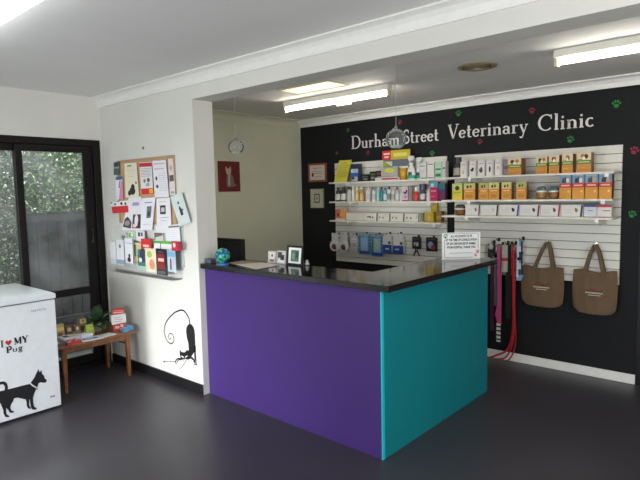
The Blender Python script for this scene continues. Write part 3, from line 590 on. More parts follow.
def treat(a, b, z0, h, lb, grp, kind, dep=.07, v=0, name='treat_box'):
    rnd = random.Random(int(a * 1000)); w = b - a
    if kind == 'A':   # cream top with pets, green band, orange base
        base = (196, 132, 44); ds = [('r', 0, 1, .62, 1, (222, 200, 160)), ('r', 0, 1, .44, .62, (86, 122, 40)), ('e', .25, .62, .2, .06, (120, 150, 60)), ('r', .1, .9, .50, .55, (196, 206, 150)), ('r', .12, .88, .10, .14, (176, 112, 36)), ('r', .12, .6, .22, .25, (214, 160, 80)), ('e', .35 + .1 * v, .80, .16, .12, (66, 42, 30)), ('e', .7 - .1 * v, .84, .14, .10, (176, 110, 70)), ('e', .5, .72, .1, .08, (236, 230, 220))]
    elif kind == 'B':   # pouch: green/grey top, orange base
        base = (206, 146, 54); ds = [('r', 0, 1, .62, 1, (196, 196, 120) if v % 2 else (180, 176, 104)), ('r', 0, 1, .48, .62, (214, 120, 50)), ('e', .35, .78, .10, .09, (60, 44, 36)), ('e', .62, .80, .10, .09, (120, 90, 50)), ('r', .15, .85, .50, .55, (240, 200, 140)), ('r', .2, .8, .12, .3, (190, 124, 40))]
    elif kind == 'C':  # yellow-green
        base = (204, 190, 60); ds = [('r', 0, 1, .6, 1, (186, 196, 120)), ('e', .5, .72, .22, .14, (50, 46, 30)), ('r', .1, .9, .4, .5, (150, 176, 50)), ('r', 0, 1, 0, .2, (224, 190, 60))]
    else:   # D: blue top with pets, red band, orange base
        base = (206, 142, 40); ds = [('r', 0, 1, .66, 1, (110, 144, 176)), ('r', 0, 1, .48, .66, (186, 44, 36)), ('r', .15, .85, .54, .60, (230, 180, 170)), ('q', ((.2, .68), (.55, .68), (.6, .82), (.48, .95), (.42, .84), (.3, .9), (.22, .8)), (40, 46, 50) if v % 2 else (54, 60, 58)), ('e', .70, .78, .14, .10, (206, 200, 176) if v < 2 else (190, 150, 100)), ('r', .05, .9, .96, .99, (190, 206, 216)), ('e', .78, .32, .10, .05, (236, 190, 90)), ('r', 0, .04, 0, .5, (170, 110, 30))]
    return pack(name, lb, 'pet food box' if name == 'treat_box' else 'pet food pouch', grp, a, b, z0, z0 + h, YRI, dep, base, ds, side=(110, 74, 34))
treat(-1.905, -1.790, R1, .140, 'green and orange pet treat box standing alone on the top right shelf', GR1, 'A', .10)
for a, b, h, v, lb in ((-1.664, -1.574, .142, 0, 'treat box with dark puppy picture, first of four on the top right shelf'), (-1.562, -1.480, .146, 1, 'treat box with reddish puppy, second of four on the top right shelf'), (-1.458, -1.375, .152, 2, 'treat box with dark kitten, third of four on the top right shelf'), (-1.345, -1.240, .156, 3, 'widest cream-topped treat box, last of four on the top right shelf')):
    treat(a, b, R1, h, lb, GR1, 'A', .085, v)
GR2 = 'goods on the middle right shelf'
treat(-2.432, -2.330, R2, .150, 'yellow-green pouch at the left end of the middle right shelf', GR2, 'C', .05, name='treat_pouch')
for a, b, v, lb in ((-2.318, -2.205, 1, 'orange pouch next to the yellow-green one'), (-2.170, -2.082, 2, 'orange pouch with dark side, left of a touching pair'), (-2.078, -1.982, 3, 'orange pouch, right of a touching pair'), (-1.960, -1.872, 5, 'orange pouch with two cats, standing between gaps'), (-1.832, -1.742, 4, 'orange pouch with grey top and black pets, left of the round tins')):
    treat(a, b, R2, .150, lb, GR2, 'B', .05, v, name='treat_pouch')
def tin(x, z0, r, h, lb, grp, c1, c2, c3):
    t = thing('tin', lb, 'tin', (x, YRI + r, z0), grp)
    q = MB(); q.lathe([(r * .6, 0), (r * .95, .02), (r, h * .5), (r * .95, h * .55)], (x, YRI + r, z0), mat(c1, .4), 20); q.build('bowl', t)
    q = MB(); q.lathe([(r * .97, h * .55), (r * .97, h * .66)], (x, YRI + r, z0), mat(c2, .4), 20); q.build('label_band', t)
    q = MB(); q.lathe([(r * .92, h * .66), (r * .85, h * .88), (r * .5, h)], (x, YRI + r, z0), mat(c3, .4, noise=.7, scale=60), 20); q.build('lid', t)
tin(-1.632, R2, .044, .108, 'round tub with tilted look, left of two beside the blue-topped boxes', GR2, (150, 110, 60), (224, 220, 206), (90, 116, 120))
tin(-1.532, R2, .046, .106, 'round tub, right of two beside the blue-topped boxes', GR2, (130, 88, 44), (226, 222, 210), (80, 110, 124))
for a, b, v, lb in ((-1.474, -1.383, 0, 'tall blue-topped pet food box, first of four at the right'), (-1.376, -1.285, 1, 'tall blue-topped pet food box, second of four at the right'), (-1.279, -1.187, 2, 'tall blue-topped pet food box, third of four at the right'), (-1.180, -1.088, 3, 'tall blue-topped pet food box, last of four by the panel edge')):
    treat(a, b, R2, .192, lb, GR2, 'D', .06, v)
GR3 = 'long boxes on the lowest right shelf'
tin(-2.376, R3, .052, .100, 'brown round tub at the left end of the lowest right shelf', 'goods on the lowest right shelf', (120, 72, 36), (226, 220, 204), (90, 84, 66))
for a, b, spine, pic, lb in ((-2.300, -2.155, (60, 60, 64), (150, 110, 100), 'flat white box with reddish cat, leftmost on the lowest right shelf'), (-2.150, -1.985, (20, 20, 22), (190, 190, 190), 'flat white box with black end, second on the lowest right shelf'),
                     (-1.980, -1.800, (70, 60, 140), (40, 40, 50), 'flat white box with purple end'), (-1.795, -1.628, (110, 40, 60), (70, 50, 56), 'flat white box with maroon end'),
                     (-1.623, -1.462, (160, 30, 56), (90, 70, 70), 'flat white box with bright red end'), (-1.457, -1.290, (30, 44, 64), (120, 110, 60), 'flat white box with navy end')):
    pack('flat_box', lb, 'box', GR3, a, b, R3, R3 + .100, YRI, .07, (216, 214, 210), [('r', 0, 1, 0, .1, (190, 184, 176)), ('q', ((.86, .02), (.95, .02), (1.0, .98), (.91, .98)), spine), ('e', .70, .55, .07, .16, pic), ('e', .66, .66, .04, .1, pic), ('r', .1, .5, .55, .58, (186, 184, 182)), ('r', .1, .5, .35, .38, (186, 184, 182))])
pack('flat_box', 'blue and white box near the right end of the lowest right shelf', 'box', GR3, -1.284, -1.190, R3, R3 + .100, YRI, .07, (200, 206, 214), [('r', 0, 1, .82, 1, (50, 70, 120)), ('r', .3, .7, .5, .56, (110, 120, 140)), ('r', 0, 1, 0, .06, (150, 60, 60))])
pack('flat_box', 'red and white box at the right end of the lowest right shelf', 'box', GR3, -1.186, -1.085, R3, R3 + .100, YRI, .07, (216, 208, 206), [('r', 0, 1, .80, 1, (170, 50, 60)), ('r', .4, .9, .5, .56, (60, 50, 50)), ('r', 0, 1, 0, .06, (150, 60, 60))])

# ------------------------------------------------------------------ things hanging from the slatwall
def hook(x, z, lb, ln=.09, m=None, y1=YP):
    q = MB(); m = m or M_chrome
    q.box(x - .012, x + .012, y1 - .004, y1, z - .012, z + .02, m); q.tube([(x, y1 - .004, z), (x, y1 - ln, z + .002), (x, y1 - ln - .006, z + .014)], .003, m, 6)
    wds = lb.split()
    if len(wds) > 15: print('LONGHOOK', lb)
    return tag(q.build('slatwall_hook'), ' '.join(wds[:16]), 'hook', 'hooks on the slatwall')
HG = 'packs hanging from the left slatwall'
HY = YP - .045
def hang(name, lb, x0, x1, z0, z1, base, ds, cat='pack', dep=.012, card=None, rim=.028):
    xm = (x0 + x1) / 2; hook(xm, z1 - .006, 'hook carrying the ' + lb, .07, M_black)
    q = MB(); y = HY
    if dep > .02:
        q.box(x0, x1, y - dep / 2, y + dep / 2, z0, z1 - rim, mat(base, .3)); q.box(xm - (x1 - x0) * .32, xm + (x1 - x0) * .32, y - .002, y + .002, z1 - rim, z1, mat(card or (206, 208, 206), .4))
        deco(q, x0, x1, z0, z1 - rim, y - dep / 2, 0, ds)
    else:
        q.box(x0, x1, y - dep / 2, y + dep / 2, z0, z1, mat(base, .3)); deco(q, x0, x1, z0, z1, y - dep / 2, 0, ds)
    tag(q.build(name), lb, cat, HG)
hang('hanging_pack', 'clear blister pack hanging between the collar packs and blue packs', -3.775, -3.685, .925, 1.12, (190, 194, 196), [('r', .1, .9, .35, .6, (150, 146, 148)), ('r', .05, .95, .8, .95, (220, 222, 220))], dep=.03)
for x, z, lb in ((-3.985, .985, 'round white blister with dark red toy, left of two on the lowest left hooks'), (-3.850, .985, 'round white blister with dark red toy, right of two on the lowest left hooks')):
    hook(x, 1.115, 'hook carrying the ' + lb, .08)
    t = thing('blister_pack', lb, 'blister pack', (x, HY - .05, .93), HG)
    q = MB(); q.prism([(x + .064 * math.cos(g * PI / 10), HY - .03, z + .064 * math.sin(g * PI / 10)) for g in range(20)], (0, -.022, 0), mat((222, 222, 222), .35)); q.box(x - .045, x + .045, HY - .036, HY - .030, z + .04, 1.13, mat((206, 210, 208), .3)); q.build('card', t)
    q = MB(); q.ball((x, HY - .054, z - .01), .032, mat((104, 40, 50), .5), 14, 1, .3, 1); q.ball((x + .018, HY - .056, z - .028), .016, mat((60, 40, 44), .5), 10, 1, .4, 1); q.build('toy', t, smooth=True)
q = MB(); q.box(-4.045, -3.69, YP - .11, YP, .868, .876, M_acr); q.box(-4.045, -3.69, YP - .11, YP - .107, .876, .915, M_acr)
tag(q.build('acrylic_tray'), 'clear acrylic tray under the round blister packs at lower left of slatwall', 'tray')
BS = [('r', .04, .96, .03, .16, (34, 64, 140)), ('r', .2, .8, .18, .80, (140, 176, 206))] + [('r', .03, .14, .2 + i * .15, .27 + i * .15, (24, 54, 96)) for i in range(5)] + [('r', .86, .97, .2 + i * .15, .27 + i * .15, (24, 54, 96)) for i in range(5)]
hang('brush_pack', 'light blue flat pack with dark side dashes, left of two', -3.662, -3.512, .905, 1.135, (96, 146, 190), BS + [('r', 0, 1, .88, 1, (140, 160, 176))], dep=.012)
hang('brush_pack', 'light blue flat pack with yellowish centre, right of two', -3.490, -3.342, .895, 1.135, (88, 136, 190), BS + [('r', .38, .7, .3, .8, (156, 184, 130)), ('r', 0, 1, .88, 1, (130, 150, 166))], dep=.012)
hang('treat_bag', 'white and royal blue bag, left of two beside the blue flat packs', -3.335, -3.222, .938, 1.145, (206, 206, 204), [('r', 0, 1, 0, .50, (26, 62, 150)), ('r', .3, .7, .2, .3, (190, 200, 226)), ('e', .75, .62, .16, .10, (90, 80, 74))], dep=.030)
hang('treat_bag', 'white and royal blue bag, right of two beside the blue flat packs', -3.205, -3.075, .940, 1.150, (208, 208, 206), [('r', 0, 1, 0, .46, (24, 58, 146)), ('r', .2, .6, .2, .28, (190, 200, 226)), ('e', .8, .6, .14, .10, (84, 76, 70))], dep=.030)
t0 = hang('tool_card', 'black card with steel nail clippers hanging on slatwall', -2.975, -2.875, 1.0, 1.125, (28, 28, 32), [('r', .2, .75, .2, .55, (170, 172, 178)), ('r', .1, .9, .8, .85, (90, 90, 96))])
q = MB(); q.tube([(-2.945, HY - .012, 1.03), (-2.93, HY - .012, .98), (-2.955, HY - .012, .93)], .008, mat((40, 40, 44), .4)); q.tube([(-2.905, HY - .012, 1.03), (-2.915, HY - .012, .98), (-2.885, HY - .012, .93)], .008, mat((40, 40, 44), .4)); q.tube([(-2.945, HY - .010, 1.02), (-2.925, HY - .010, 1.06), (-2.905, HY - .010, 1.02)], .007, M_chrome)
tag(q.build('nail_clippers', smooth=True), 'steel nail clippers with dark handles on the black card', 'clippers')
hang('tool_card', 'black card with red and blue picture, rightmost pack on left slatwall', -2.812, -2.690, .985, 1.125, (26, 26, 30), [('e', .42, .45, .26, .26, (150, 156, 190)), ('e', .66, .3, .2, .2, (150, 50, 60)), ('r', .1, .9, .84, .9, (80, 80, 90))])

# leads, collars and tote bags on the right slatwall
LY = YP - .075
LG = 'leads and collars on the right slatwall'
def lead(name, lb, x, z0, z1, w, col, cat='lead', y=LY, extra=None, sway=0.0, nhook=True):
    if nhook: hook(x, z1 - .004, 'hook carrying the ' + lb, .09, M_black)
    t = thing(name, lb, cat, (x, y, z0), LG); q = MB(); m = mat(col, .7)
    n = 8
    for s in (-1, 1):
        q.strap([(x + s * w * .35 + sway * (i / n) ** 2, y + s * .006, z1 + (z0 - z1) * i / n) for i in range(n + 1)], (w * .5, 0, 0), (0, .003, 0), m)
    q.build('strap', t)
    q = MB(); q.tube([(x - .008, y, z1 - .012), (x - .010, y, z1 + .006), (x + .010, y, z1 + .006), (x + .008, y, z1 - .012)], .0025, M_chrome, 6); q.build('clip', t)
    if extra: extra(t)
    return t
def lx(a, b): return a
q = MB(); q.box(-2.158, -2.092, HY - .008, HY, .965, 1.09, mat((30, 30, 34), .5)); q.ball((-2.125, HY - .02, 1.065), .026, mat((180, 178, 176), .5), 12, 1, .5, 1); q.ball((-2.120, HY - .02, .99), .022, mat((60, 60, 62), .5), 12, 1, .5, 1)
tag(q.build('toy_card'), 'dark card with small grey dog toy right of the white notice', 'toy'); hook(-2.12, 1.10, 'hook carrying the dark toy card', .06, M_black)
hook(-2.075, 1.125, 'empty black hook right of the toy card', .05, M_black)
lead('lead', 'dark purple lead hanging nearest the counter edge', -2.105, .28, .98, .018, (70, 24, 60))
lead('lead', 'grey flat lead hanging beside the dark purple one', -2.072, .52, .93, .014, (90, 92, 96))
def pinkx(t):
    q = MB(); m2 = mat((196, 70, 130), .7)
    q.strap([(-2.036, LY - .01, .52), (-2.05, LY - .01, .44), (-2.03, LY - .01, .37), (-2.036, LY - .01, .34)], (.020, 0, 0), (0, .003, 0), m2)
    q.build('handle_loop', t)
    q = MB(); q.box(-2.055, -2.018, LY - .014, LY - .008, .19, .36, mat((214, 212, 210), .6))
    for i in range(4): q.box(-2.056, -2.017, LY - .015, LY - .007, .205 + i * .04, .220 + i * .04, mat((30, 30, 34), .6))
    q.build('patterned_tag', t)['label'] = 'black and white patterned tag'
lead('lead', 'long pink lead with black and white patterned end', -2.036, .36, 1.09, .020, (190, 80, 136), extra=pinkx)
q = MB(); q.lathe([(.030, 0), (.030, .245)], (-1.986, LY, .845), mat((168, 166, 156), .7), 14); q.build
t = thing('rolled_pad', 'grey rolled pad hanging right of the pink lead', 'pad', (-1.986, LY, .845), LG); q.build('roll', t, smooth=False); hook(-1.986, 1.10, 'hook carrying the grey rolled pad', .06, M_black)
q = MB(); q.lathe([(.031, .10), (.031, .13)], (-1.986, LY, .845), mat((176, 60, 60), .7), 14); q.build('band', t)
lead('lead', 'thick black lead beside the red rope', -1.952, .42, 1.10, .026, (18, 18, 20))
t = thing('lead', 'long red rope lead trailing onto the skirting', 'lead', (-1.91, LY, .02), LG); hook(-1.912, 1.10, 'hook carrying the long red rope lead', .09, M_black)
q = MB(); RM = mat((186, 26, 34), .6)
def spl(P, n=6):
    out = []
    for i in range(len(P) - 1):
        p0 = Vector(P[max(i - 1, 0)]); p1 = Vector(P[i]); p2 = Vector(P[i + 1]); p3 = Vector(P[min(i + 2, len(P) - 1)])
        for k in range(n):
            s = k / n; out.append(.5 * ((2 * p1) + (p2 - p0) * s + (2 * p0 - 5 * p1 + 4 * p2 - p3) * s * s + (3 * p1 - p0 - 3 * p2 + p3) * s ** 3))
    out.append(Vector(P[-1])); return out
q.tube(spl([(-1.915, LY, 1.10), (-1.912, LY, .8), (-1.905, LY, .45), (-1.915, LY, .25), (-1.96, LY, .12), (-2.06, LY - .01, .055), (-2.11, LY - .02, .03)]), .009, RM, 8)
q.tube(spl([(-1.905, LY - .01, 1.10), (-1.898, LY - .01, .7), (-1.888, LY - .02, .35), (-1.905, LY - .02, .18), (-1.96, LY - .02, .06), (-2.04, LY - .03, .03)]), .007, RM, 8)
q.tube(spl([(-1.895, LY + .01, 1.08), (-1.890, LY, .5), (-1.878, LY, .25), (-1.90, LY - .01, .10), (-1.95, LY - .03, .02)]), .006, mat((150, 24, 34), .6), 8); q.build('rope', t, smooth=True)
q = MB(); q.lathe([(.016, 0), (.016, .05)], (-1.912, LY, 1.04), M_chrome, 10); q.build('clip', t)
t = thing('harness', 'pale blue and white patterned harness left of the first brown bag', 'harness', (-1.85, LY, .78), LG); hook(-1.848, 1.145, 'hook carrying the pale blue harness', .09, M_black)
q = MB()
for i in range(7):
    z = 1.14 - i * .052; c_ = [(120, 160, 196), (206, 214, 222), (44, 70, 104)][i % 3]; s = .012 * (-1) ** i
    q.strap([(-1.850 + s, LY, z), (-1.850 - s, LY - .006, z - .052)], (.024, 0, 0), (0, .004, 0), mat(c_, .6))
q.strap([(-1.862, LY - .01, 1.13), (-1.868, LY - .01, .80)], (.008, 0, 0), (0, .003, 0), mat((206, 214, 222), .6)); q.strap([(-1.832, LY - .008, 1.13), (-1.828, LY - .008, .84)], (.007, 0, 0), (0, .003, 0), mat((30, 40, 60), .6)); q.build('straps', t)
q = MB(); q.box(-1.868, -1.832, LY - .016, LY - .010, .96, .985, M_black); q.build('buckle', t)

def tote(x0, x1, zt, zb, hx, hz, hl, hr, lb, seed):
    rnd = random.Random(seed); t = thing('tote_bag', lb, 'bag', ((x0 + x1) / 2, YP - .06, zb), 'brown tote bags on the right slatwall'); hook(hx, hz, 'chrome hook carrying the ' + lb, .10)
    m = bpy.data.materials.get('brown_fabric') or mat((102, 82, 62), .9, noise=.10, scale=90, bump=.25, name='brown_fabric')
    nx, nz = 18, 18; q = MB(); w = x1 - x0; ph = rnd.uniform(0, 6)
    def pt(i, j, s):
        u, v = i / nx, j / nz
        inset = .5 * w * (.035 * (1 - v) + (.16 * max(0, (.12 - v) / .12) ** 2)) - .01 * math.sin(v * PI)
        x = x0 + inset + u * (w - 2 * inset); z = zb + v * (zt - zb) + .008 * math.sin(u * 9 + ph) * v + (.012 * (2 * u - 1) ** 2 if v > .9 else 0) + .012 * ((2 * u - 1) ** 4) * (1 - v) 
        b = .045 * (math.sin(PI * min(1, max(0, u))) ** .5) * (1 - v * .55) * (math.sin(PI * min(1, v + .12) / 1.0) ** .3 if v < .88 else .72)
        wr = .004 * math.sin(u * 23 + ph + v * 3) * (.3 + v)
        return (x, YP - .062 + s * (b + (wr if 0 < i < nx else 0)), z)
    for s in (-1, 1):
        k = len(q.v)
        for j in range(nz + 1):
            for i in range(nx + 1): q.v.append(pt(i, j, s))
        for j in range(nz):
            for i in range(nx):
                a = k + j * (nx + 1) + i; f_ = (a, a + 1, a + nx + 2, a + nx + 1); q.f.append(f_ if s < 0 else f_[::-1]); q.m.append(q.mi(m))
    q.build('body', t, smooth=True, keepn=True)
    for k, s in enumerate((-1, 1)):
        y = YP - .062 + s * .022; h = MB(); yh = YP - .05 + s * .008
        h.strap([(hl, y - .001, zt - .05), (hl, y, zt), (hx - .014 + (hl - hx) * .28, (y + yh) / 2, zt + (hz - zt) * .7), (hx - .005, yh, hz + .006), (hx + .005, yh, hz + .006), (hx + .014 + (hr - hx) * .28, (y + yh) / 2, zt + (hz - zt) * .7), (hr, y, zt), (hr, y - .001, zt - .05)], (.014, 0, .004), (0, .003, 0), m); h.build('handle', t)
    q = MB(); xm = (x0 + x1) / 2 + .01; zz = zb + (zt - zb) * .50; y = YP - .062 - .050; WM = mat((206, 200, 188), .6); RM2 = mat((140, 66, 40), .6)
    for i in range(13):
        a = xm - .068 + i * .0105; q.box(a, a + .006, y - .001, y + .012, zz, zz + .011, WM)
    for i in range(9):
        a = xm - .045 + i * .0105; q.box(a, a + .007, y - .001, y + .012, zz - .017, zz - .011, WM)
    for i in range(5):
        a = xm - .055 + i * .022; q.box(a, a + .015, y - .001, y + .012, zz + .024 + .004 * (i % 2), zz + .034 + .004 * (i % 2), RM2)
    q.build('print', t)['label'] = 'small white and rust printed logo'
tote(-1.835, -1.480, .905, .565, -1.622, 1.125, -1.722, -1.565, 'brown tote bag with broad straps, left of the two on the slatwall', 1)
tote(-1.400, -1.070, .905, .555, -1.240, 1.120, -1.310, -1.170, 'brown tote bag at the panel edge, right of the two on the slatwall', 2)

# ------------------------------------------------------------------ pictures on walls
def wallframe(lb, x0, x1, z0, z1, bw, fm, mm, ds, dep=.018):
    t = thing('picture_frame', lb, 'picture', ((x0 + x1) / 2, YB, z0), 'framed pictures on the black wall'); q = MB()
    for b in ((x0, x1, z0, z0 + bw), (x0, x1, z1 - bw, z1), (x0, x0 + bw, z0 + bw, z1 - bw), (x1 - bw, x1, z0 + bw, z1 - bw)): q.box(b[0], b[1], YB - dep, YB, b[2], b[3], fm)
    q.build('frame_border', t); q = MB(); q.box(x0 + bw, x1 - bw, YB - dep + .006, YB, z0 + bw, z1 - bw, mm); deco(q, x0 + bw, x1 - bw, z0 + bw, z1 - bw, YB - dep + .006, 0, ds); q.build('picture', t)
wallframe('framed certificate with reddish wood frame, upper of two on the black wall', -4.452, -4.168, 1.722, 1.940, .022, mat((140, 72, 58), .4), mat((200, 190, 180), .5), [('r', .2, .8, .78, .82, (150, 90, 80)), ('r', .15, .85, .55, .58, (90, 130, 140)), ('r', .15, .85, .42, .45, (110, 110, 120)), ('e', .2, .35, .07, .14, (50, 30, 34)), ('r', .35, .8, .2, .23, (120, 120, 120))])
wallframe('pale framed small drawing, lower of two on the black wall', -4.425, -4.222, 1.412, 1.640, .008, mat((150, 152, 128), .5), mat((184, 184, 160), .5), [('r', .27, .73, .25, .76, (50, 52, 52)), ('r', .33, .67, .31, .70, (176, 178, 164)), ('r', .42, .58, .45, .55, (110, 110, 110))])
CY0, CY1 = (3.607, 3.888)
t = thing('cat_picture', 'dark red canvas with grey cat on the beige side wall', 'picture', (-4.58, 3.79, 1.62))
q = MB(); q.box(-4.58, -4.56, CY0, CY1, 1.625, 1.945, mat((104, 22, 22), .7, noise=.15, scale=14)); cv_ = q.build('canvas', t)
q = MB(); A_ = mat((186, 170, 150), .7); B_ = mat((120, 108, 98), .7)
def onc(u, v, e=.0): return (-4.559 + e, CY0 + u * (CY1 - CY0), 1.625 + v * .32)
def cpoly(pts, m, e): q.face([onc(a, b, e) for a, b in pts], m)
cpoly([(.36, .14), (.62, .16), (.70, .30), (.66, .48), (.56, .60), (.40, .62), (.34, .45), (.33, .28)], B_, .0)
cpoly([(.34, .58), (.30, .74), (.32, .84), (.40, .76), (.48, .76), (.54, .86), (.57, .72), (.55, .60), (.45, .54)], A_, .0006)
cpoly([(.40, .20), (.50, .20), (.50, .56), (.42, .56)], A_, .001)
cpoly([(.62, .16), (.80, .20), (.78, .26), (.64, .26)], B_, .001)
q.build('painted_cat', cv_, keepn=True)

# ------------------------------------------------------------------ hanging glass globes
def globe(x, y, z, r, lb):
    t = thing('hanging_globe', lb, 'ornament', (x, y, z - r), 'clear glass globes hanging above the counter')
    q = MB(); n = 22; prof = [(max(1e-4, r * math.sin(PI * i / 16)), -r * .96 * math.cos(PI * i / 16)) for i in range(1, 17)]
    prof[0] = (r * .45, -r * .86); prof[-1] = (.008, r * .96); q.lathe(prof, (x, y, z), M_glassball, 28); q.build('globe', t, smooth=True)
    q = MB(); q.lathe([(.010, r * .94), (.008, r * .94 + .018), (.004, r * .94 + .024)], (x, y, z), M_glassball, 10); q.build('neck', t, smooth=True)
    q = MB(); q.tube([(x, y, z + r), (x, y, ZB)], .0012, mat((190, 190, 184), .5), 5); q.build('string', t)
    q = MB(); q.lathe([(r * .5, -r * .80), (r * .62, -r * .66), (r * .2, -r * .60)], (x, y, z), mat((214, 212, 206), .6), 18); q.build('white_filling', t, smooth=True)
globe(-3.497, 2.95, 1.983, .066, 'smaller-looking clear glass globe hanging at the left in front of the beige wall')
globe(-1.939, 2.95, 1.925, .066, 'clear glass globe hanging in front of the clinic name lettering')

# ------------------------------------------------------------------ pin board and papers on the white wall
cb = thing('cork_board', 'wood-framed cork board on the white wall, covered with papers', 'pin board', (-4.23, YD, 1.36))
bx('cork', (-4.66, -3.795, YD - .010, YD, 1.375, 1.90), mat((196, 160, 122), .9, noise=.15, scale=160, bump=.2, name='cork'), cb)
q = MB(); FM = mat((176, 146, 120), .6)
for b in ((-4.68, -3.775, 1.355, 1.375), (-4.68, -3.775, 1.90, 1.92), (-4.68, -4.66, 1.375, 1.90), (-3.795, -3.775, 1.375, 1.90)): q.box(b[0], b[1], YD - .016, YD, b[2], b[3], FM)
q.build('frame_border', cb)
PG = 'papers pinned on and around the cork board'
def paper(lb, quad, y, base, ds, cat='paper', name='paper_sheet', grp=PG, th=.0012, rough=.7, m=None):
    """quad: (x,z) of bottom-left, bottom-right, top-right, top-left"""
    q = MB(); Q = [Vector((a, y, b)) for a, b in quad]; q.prism(Q, (0, th, 0), m or mat(base, rough))
    def P(u, v, e): p = Q[0].lerp(Q[1], u).lerp(Q[3].lerp(Q[2], u), v); return (p.x, p.y - e, p.z)
    for i, d in enumerate(ds):
        e = .0006 * (1 + i * .3); mm = mat(d[-1], .6)
        if d[0] == 'r': _, a, b, c_, g, _c = d; q.face([P(a, c_, e), P(b, c_, e), P(b, g, e), P(a, g, e)], mm)
        elif d[0] == 'e': _, a, b, ra, rb, _c = d; q.face([P(a + ra * math.cos(2 * PI * k / 12), b + rb * math.sin(2 * PI * k / 12), e) for k in range(12)], mm)
        elif d[0] == 'q': q.face([P(a, b, e) for a, b in d[1]], mm)
    return tag(q.build(name, keepn=True), lb, cat, grp)
def lines(v0, v1, n, col=(170, 172, 178), a=.12, b=.88): return [('r', a, b, v0 + (v1 - v0) * i / n, v0 + (v1 - v0) * i / n + .012, col) for i in range(n)]
y1, y2 = YD - .019, YD - .023
paper('small dark blue-grey photo sticking out at the upper left corner of the cork board', [(-4.726, 1.795), (-4.622, 1.791), (-4.615, 1.912), (-4.717, 1.908)], y2, (84, 96, 100), [('r', 0, 1, .5, .62, (150, 160, 160)), ('e', .5, .78, .3, .12, (40, 54, 60))])
paper('white and pink strip with blue top left of the cream sheet', [(-4.704, 1.571), (-4.583, 1.57), (-4.574, 1.78), (-4.691, 1.775)], y2, (222, 222, 228), [('q', ((.4, 0), (1, 0), (1, .8), (.75, .8)), (220, 140, 176)), ('r', 0, 1, .86, 1, (70, 110, 150)), ('q', ((.4, .5), (.55, .5), (.7, .85), (.6, .85)), (90, 100, 150))])
paper('cream sheet with a dark seated animal at its foot', [(-4.534, 1.588), (-4.311, 1.594), (-4.323, 1.888), (-4.529, 1.889)], y2, (230, 224, 200), [('e', .55, .18, .22, .12, (34, 36, 38)), ('e', .60, .30, .14, .08, (40, 42, 40)), ('e', .32, .12, .12, .08, (60, 40, 50)), ('e', .86, .41, .06, .04, (100, 50, 60)), ('r', .25, .6, .90, .94, (90, 140, 90)), ('r', .15, .85, .78, .79, (206, 170, 150)), ('r', .3, .75, .60, .61, (190, 180, 160))])
paper('poster with red heading and red and yellow foot', [(-4.264, 1.611), (-4.084, 1.615), (-4.084, 1.881), (-4.279, 1.885)], y2, (222, 222, 222), [('r', 0, 1, .86, .98, (196, 40, 60)), ('r', 0, 1, .0, .18, (206, 44, 40)), ('r', .68, 1, .02, .16, (232, 160, 40))] + lines(.56, .84, 6, (130, 134, 140), .08, .92) + [('e', .35, .42, .1, .06, (150, 120, 110)), ('e', .68, .44, .12, .07, (110, 90, 84)), ('e', .6, .3, .15, .06, (150, 170, 190))])
paper('white printed sheet with small photos, right of the red poster', [(-4.059, 1.583), (-3.85, 1.587), (-3.872, 1.885), (-4.071, 1.887)], y2 - .002, (226, 226, 230), [('r', .1, .9, .90, .93, (190, 170, 180)), ('r', .1, .8, .76, .79, (216, 160, 176)), ('e', .22, .52, .07, .06, (50, 52, 60)), ('e', .25, .30, .1, .05, (80, 84, 96))] + lines(.18, .7, 9, (186, 186, 196), .4, .92))
paper('narrow sheet with dark photo strip at the right edge of the cork board', [(-3.845, 1.598), (-3.768, 1.605), (-3.784, 1.892), (-3.847, 1.892)], y1, (216, 212, 208), [('r', .1, .95, .38, .55, (90, 84, 88)), ('e', .5, .75, .3, .08, (190, 170, 160)), ('r', .2, .9, .04, .1, (160, 160, 160))])
paper('white card with black spots above a red banner at the left', [(-4.782, 1.442), (-4.487, 1.456), (-4.493, 1.562), (-4.817, 1.549)], y2 - .004, (228, 228, 230), [('r', .03, .99, .0, .58, (206, 44, 48)), ('e', .28, .76, .05, .10, (20, 20, 24)), ('q', ((0, .95), (.14, .95), (.10, .82)), (30, 30, 34)), ('e', .64, .78, .06, .14, (24, 24, 28)), ('e', .86, .74, .05, .12, (30, 30, 34)), ('q', ((.36, 1), (.55, 1), (.45, .92)), (60, 50, 60))], cat='card')
paper('white sheet with two black and white dog photos', [(-4.634, 1.293), (-4.277, 1.299), (-4.274, 1.594), (-4.482, 1.587)], y2 - .001, (226, 226, 230), [('q', ((.03, .10), (.45, .05), (.45, .25), (.2, .42), (.05, .35)), (70, 64, 68)), ('e', .22, .22, .14, .08, (150, 146, 150)), ('r', .50, .95, .06, .48, (60, 56, 62)), ('e', .70, .30, .10, .18, (224, 214, 220)), ('e', .62, .14, .1, .06, (236, 190, 196)), ('e', .85, .2, .08, .1, (40, 40, 40)), ('r', .4, .85, .74, .84, (180, 150, 200))])
paper('white leaflet with a narrow blue-grey photo', [(-4.309, 1.298), (-4.123, 1.308), (-4.048, 1.585), (-4.267, 1.579)], y2 - .003, (230, 230, 236), [('r', .45, .80, .38, .74, (110, 116, 124)), ('r', .55, .72, .44, .58, (50, 54, 60)), ('r', .25, .8, .84, .87, (130, 130, 160)), ('r', .2, .85, .18, .20, (190, 190, 200))])
paper('white leaflet with a square dark-framed photo', [(-4.046, 1.344), (-3.832, 1.356), (-3.836, 1.581), (-4.034, 1.575)], y2 - .003, (228, 228, 232), [('r', .26, .66, .42, .74, (50, 42, 46)), ('r', .33, .58, .50, .66, (190, 190, 200)), ('r', .2, .7, .86, .88, (170, 190, 176)), ('r', .2, .85, .28, .30, (170, 160, 170)), ('r', .3, .7, .18, .20, (176, 160, 166))])
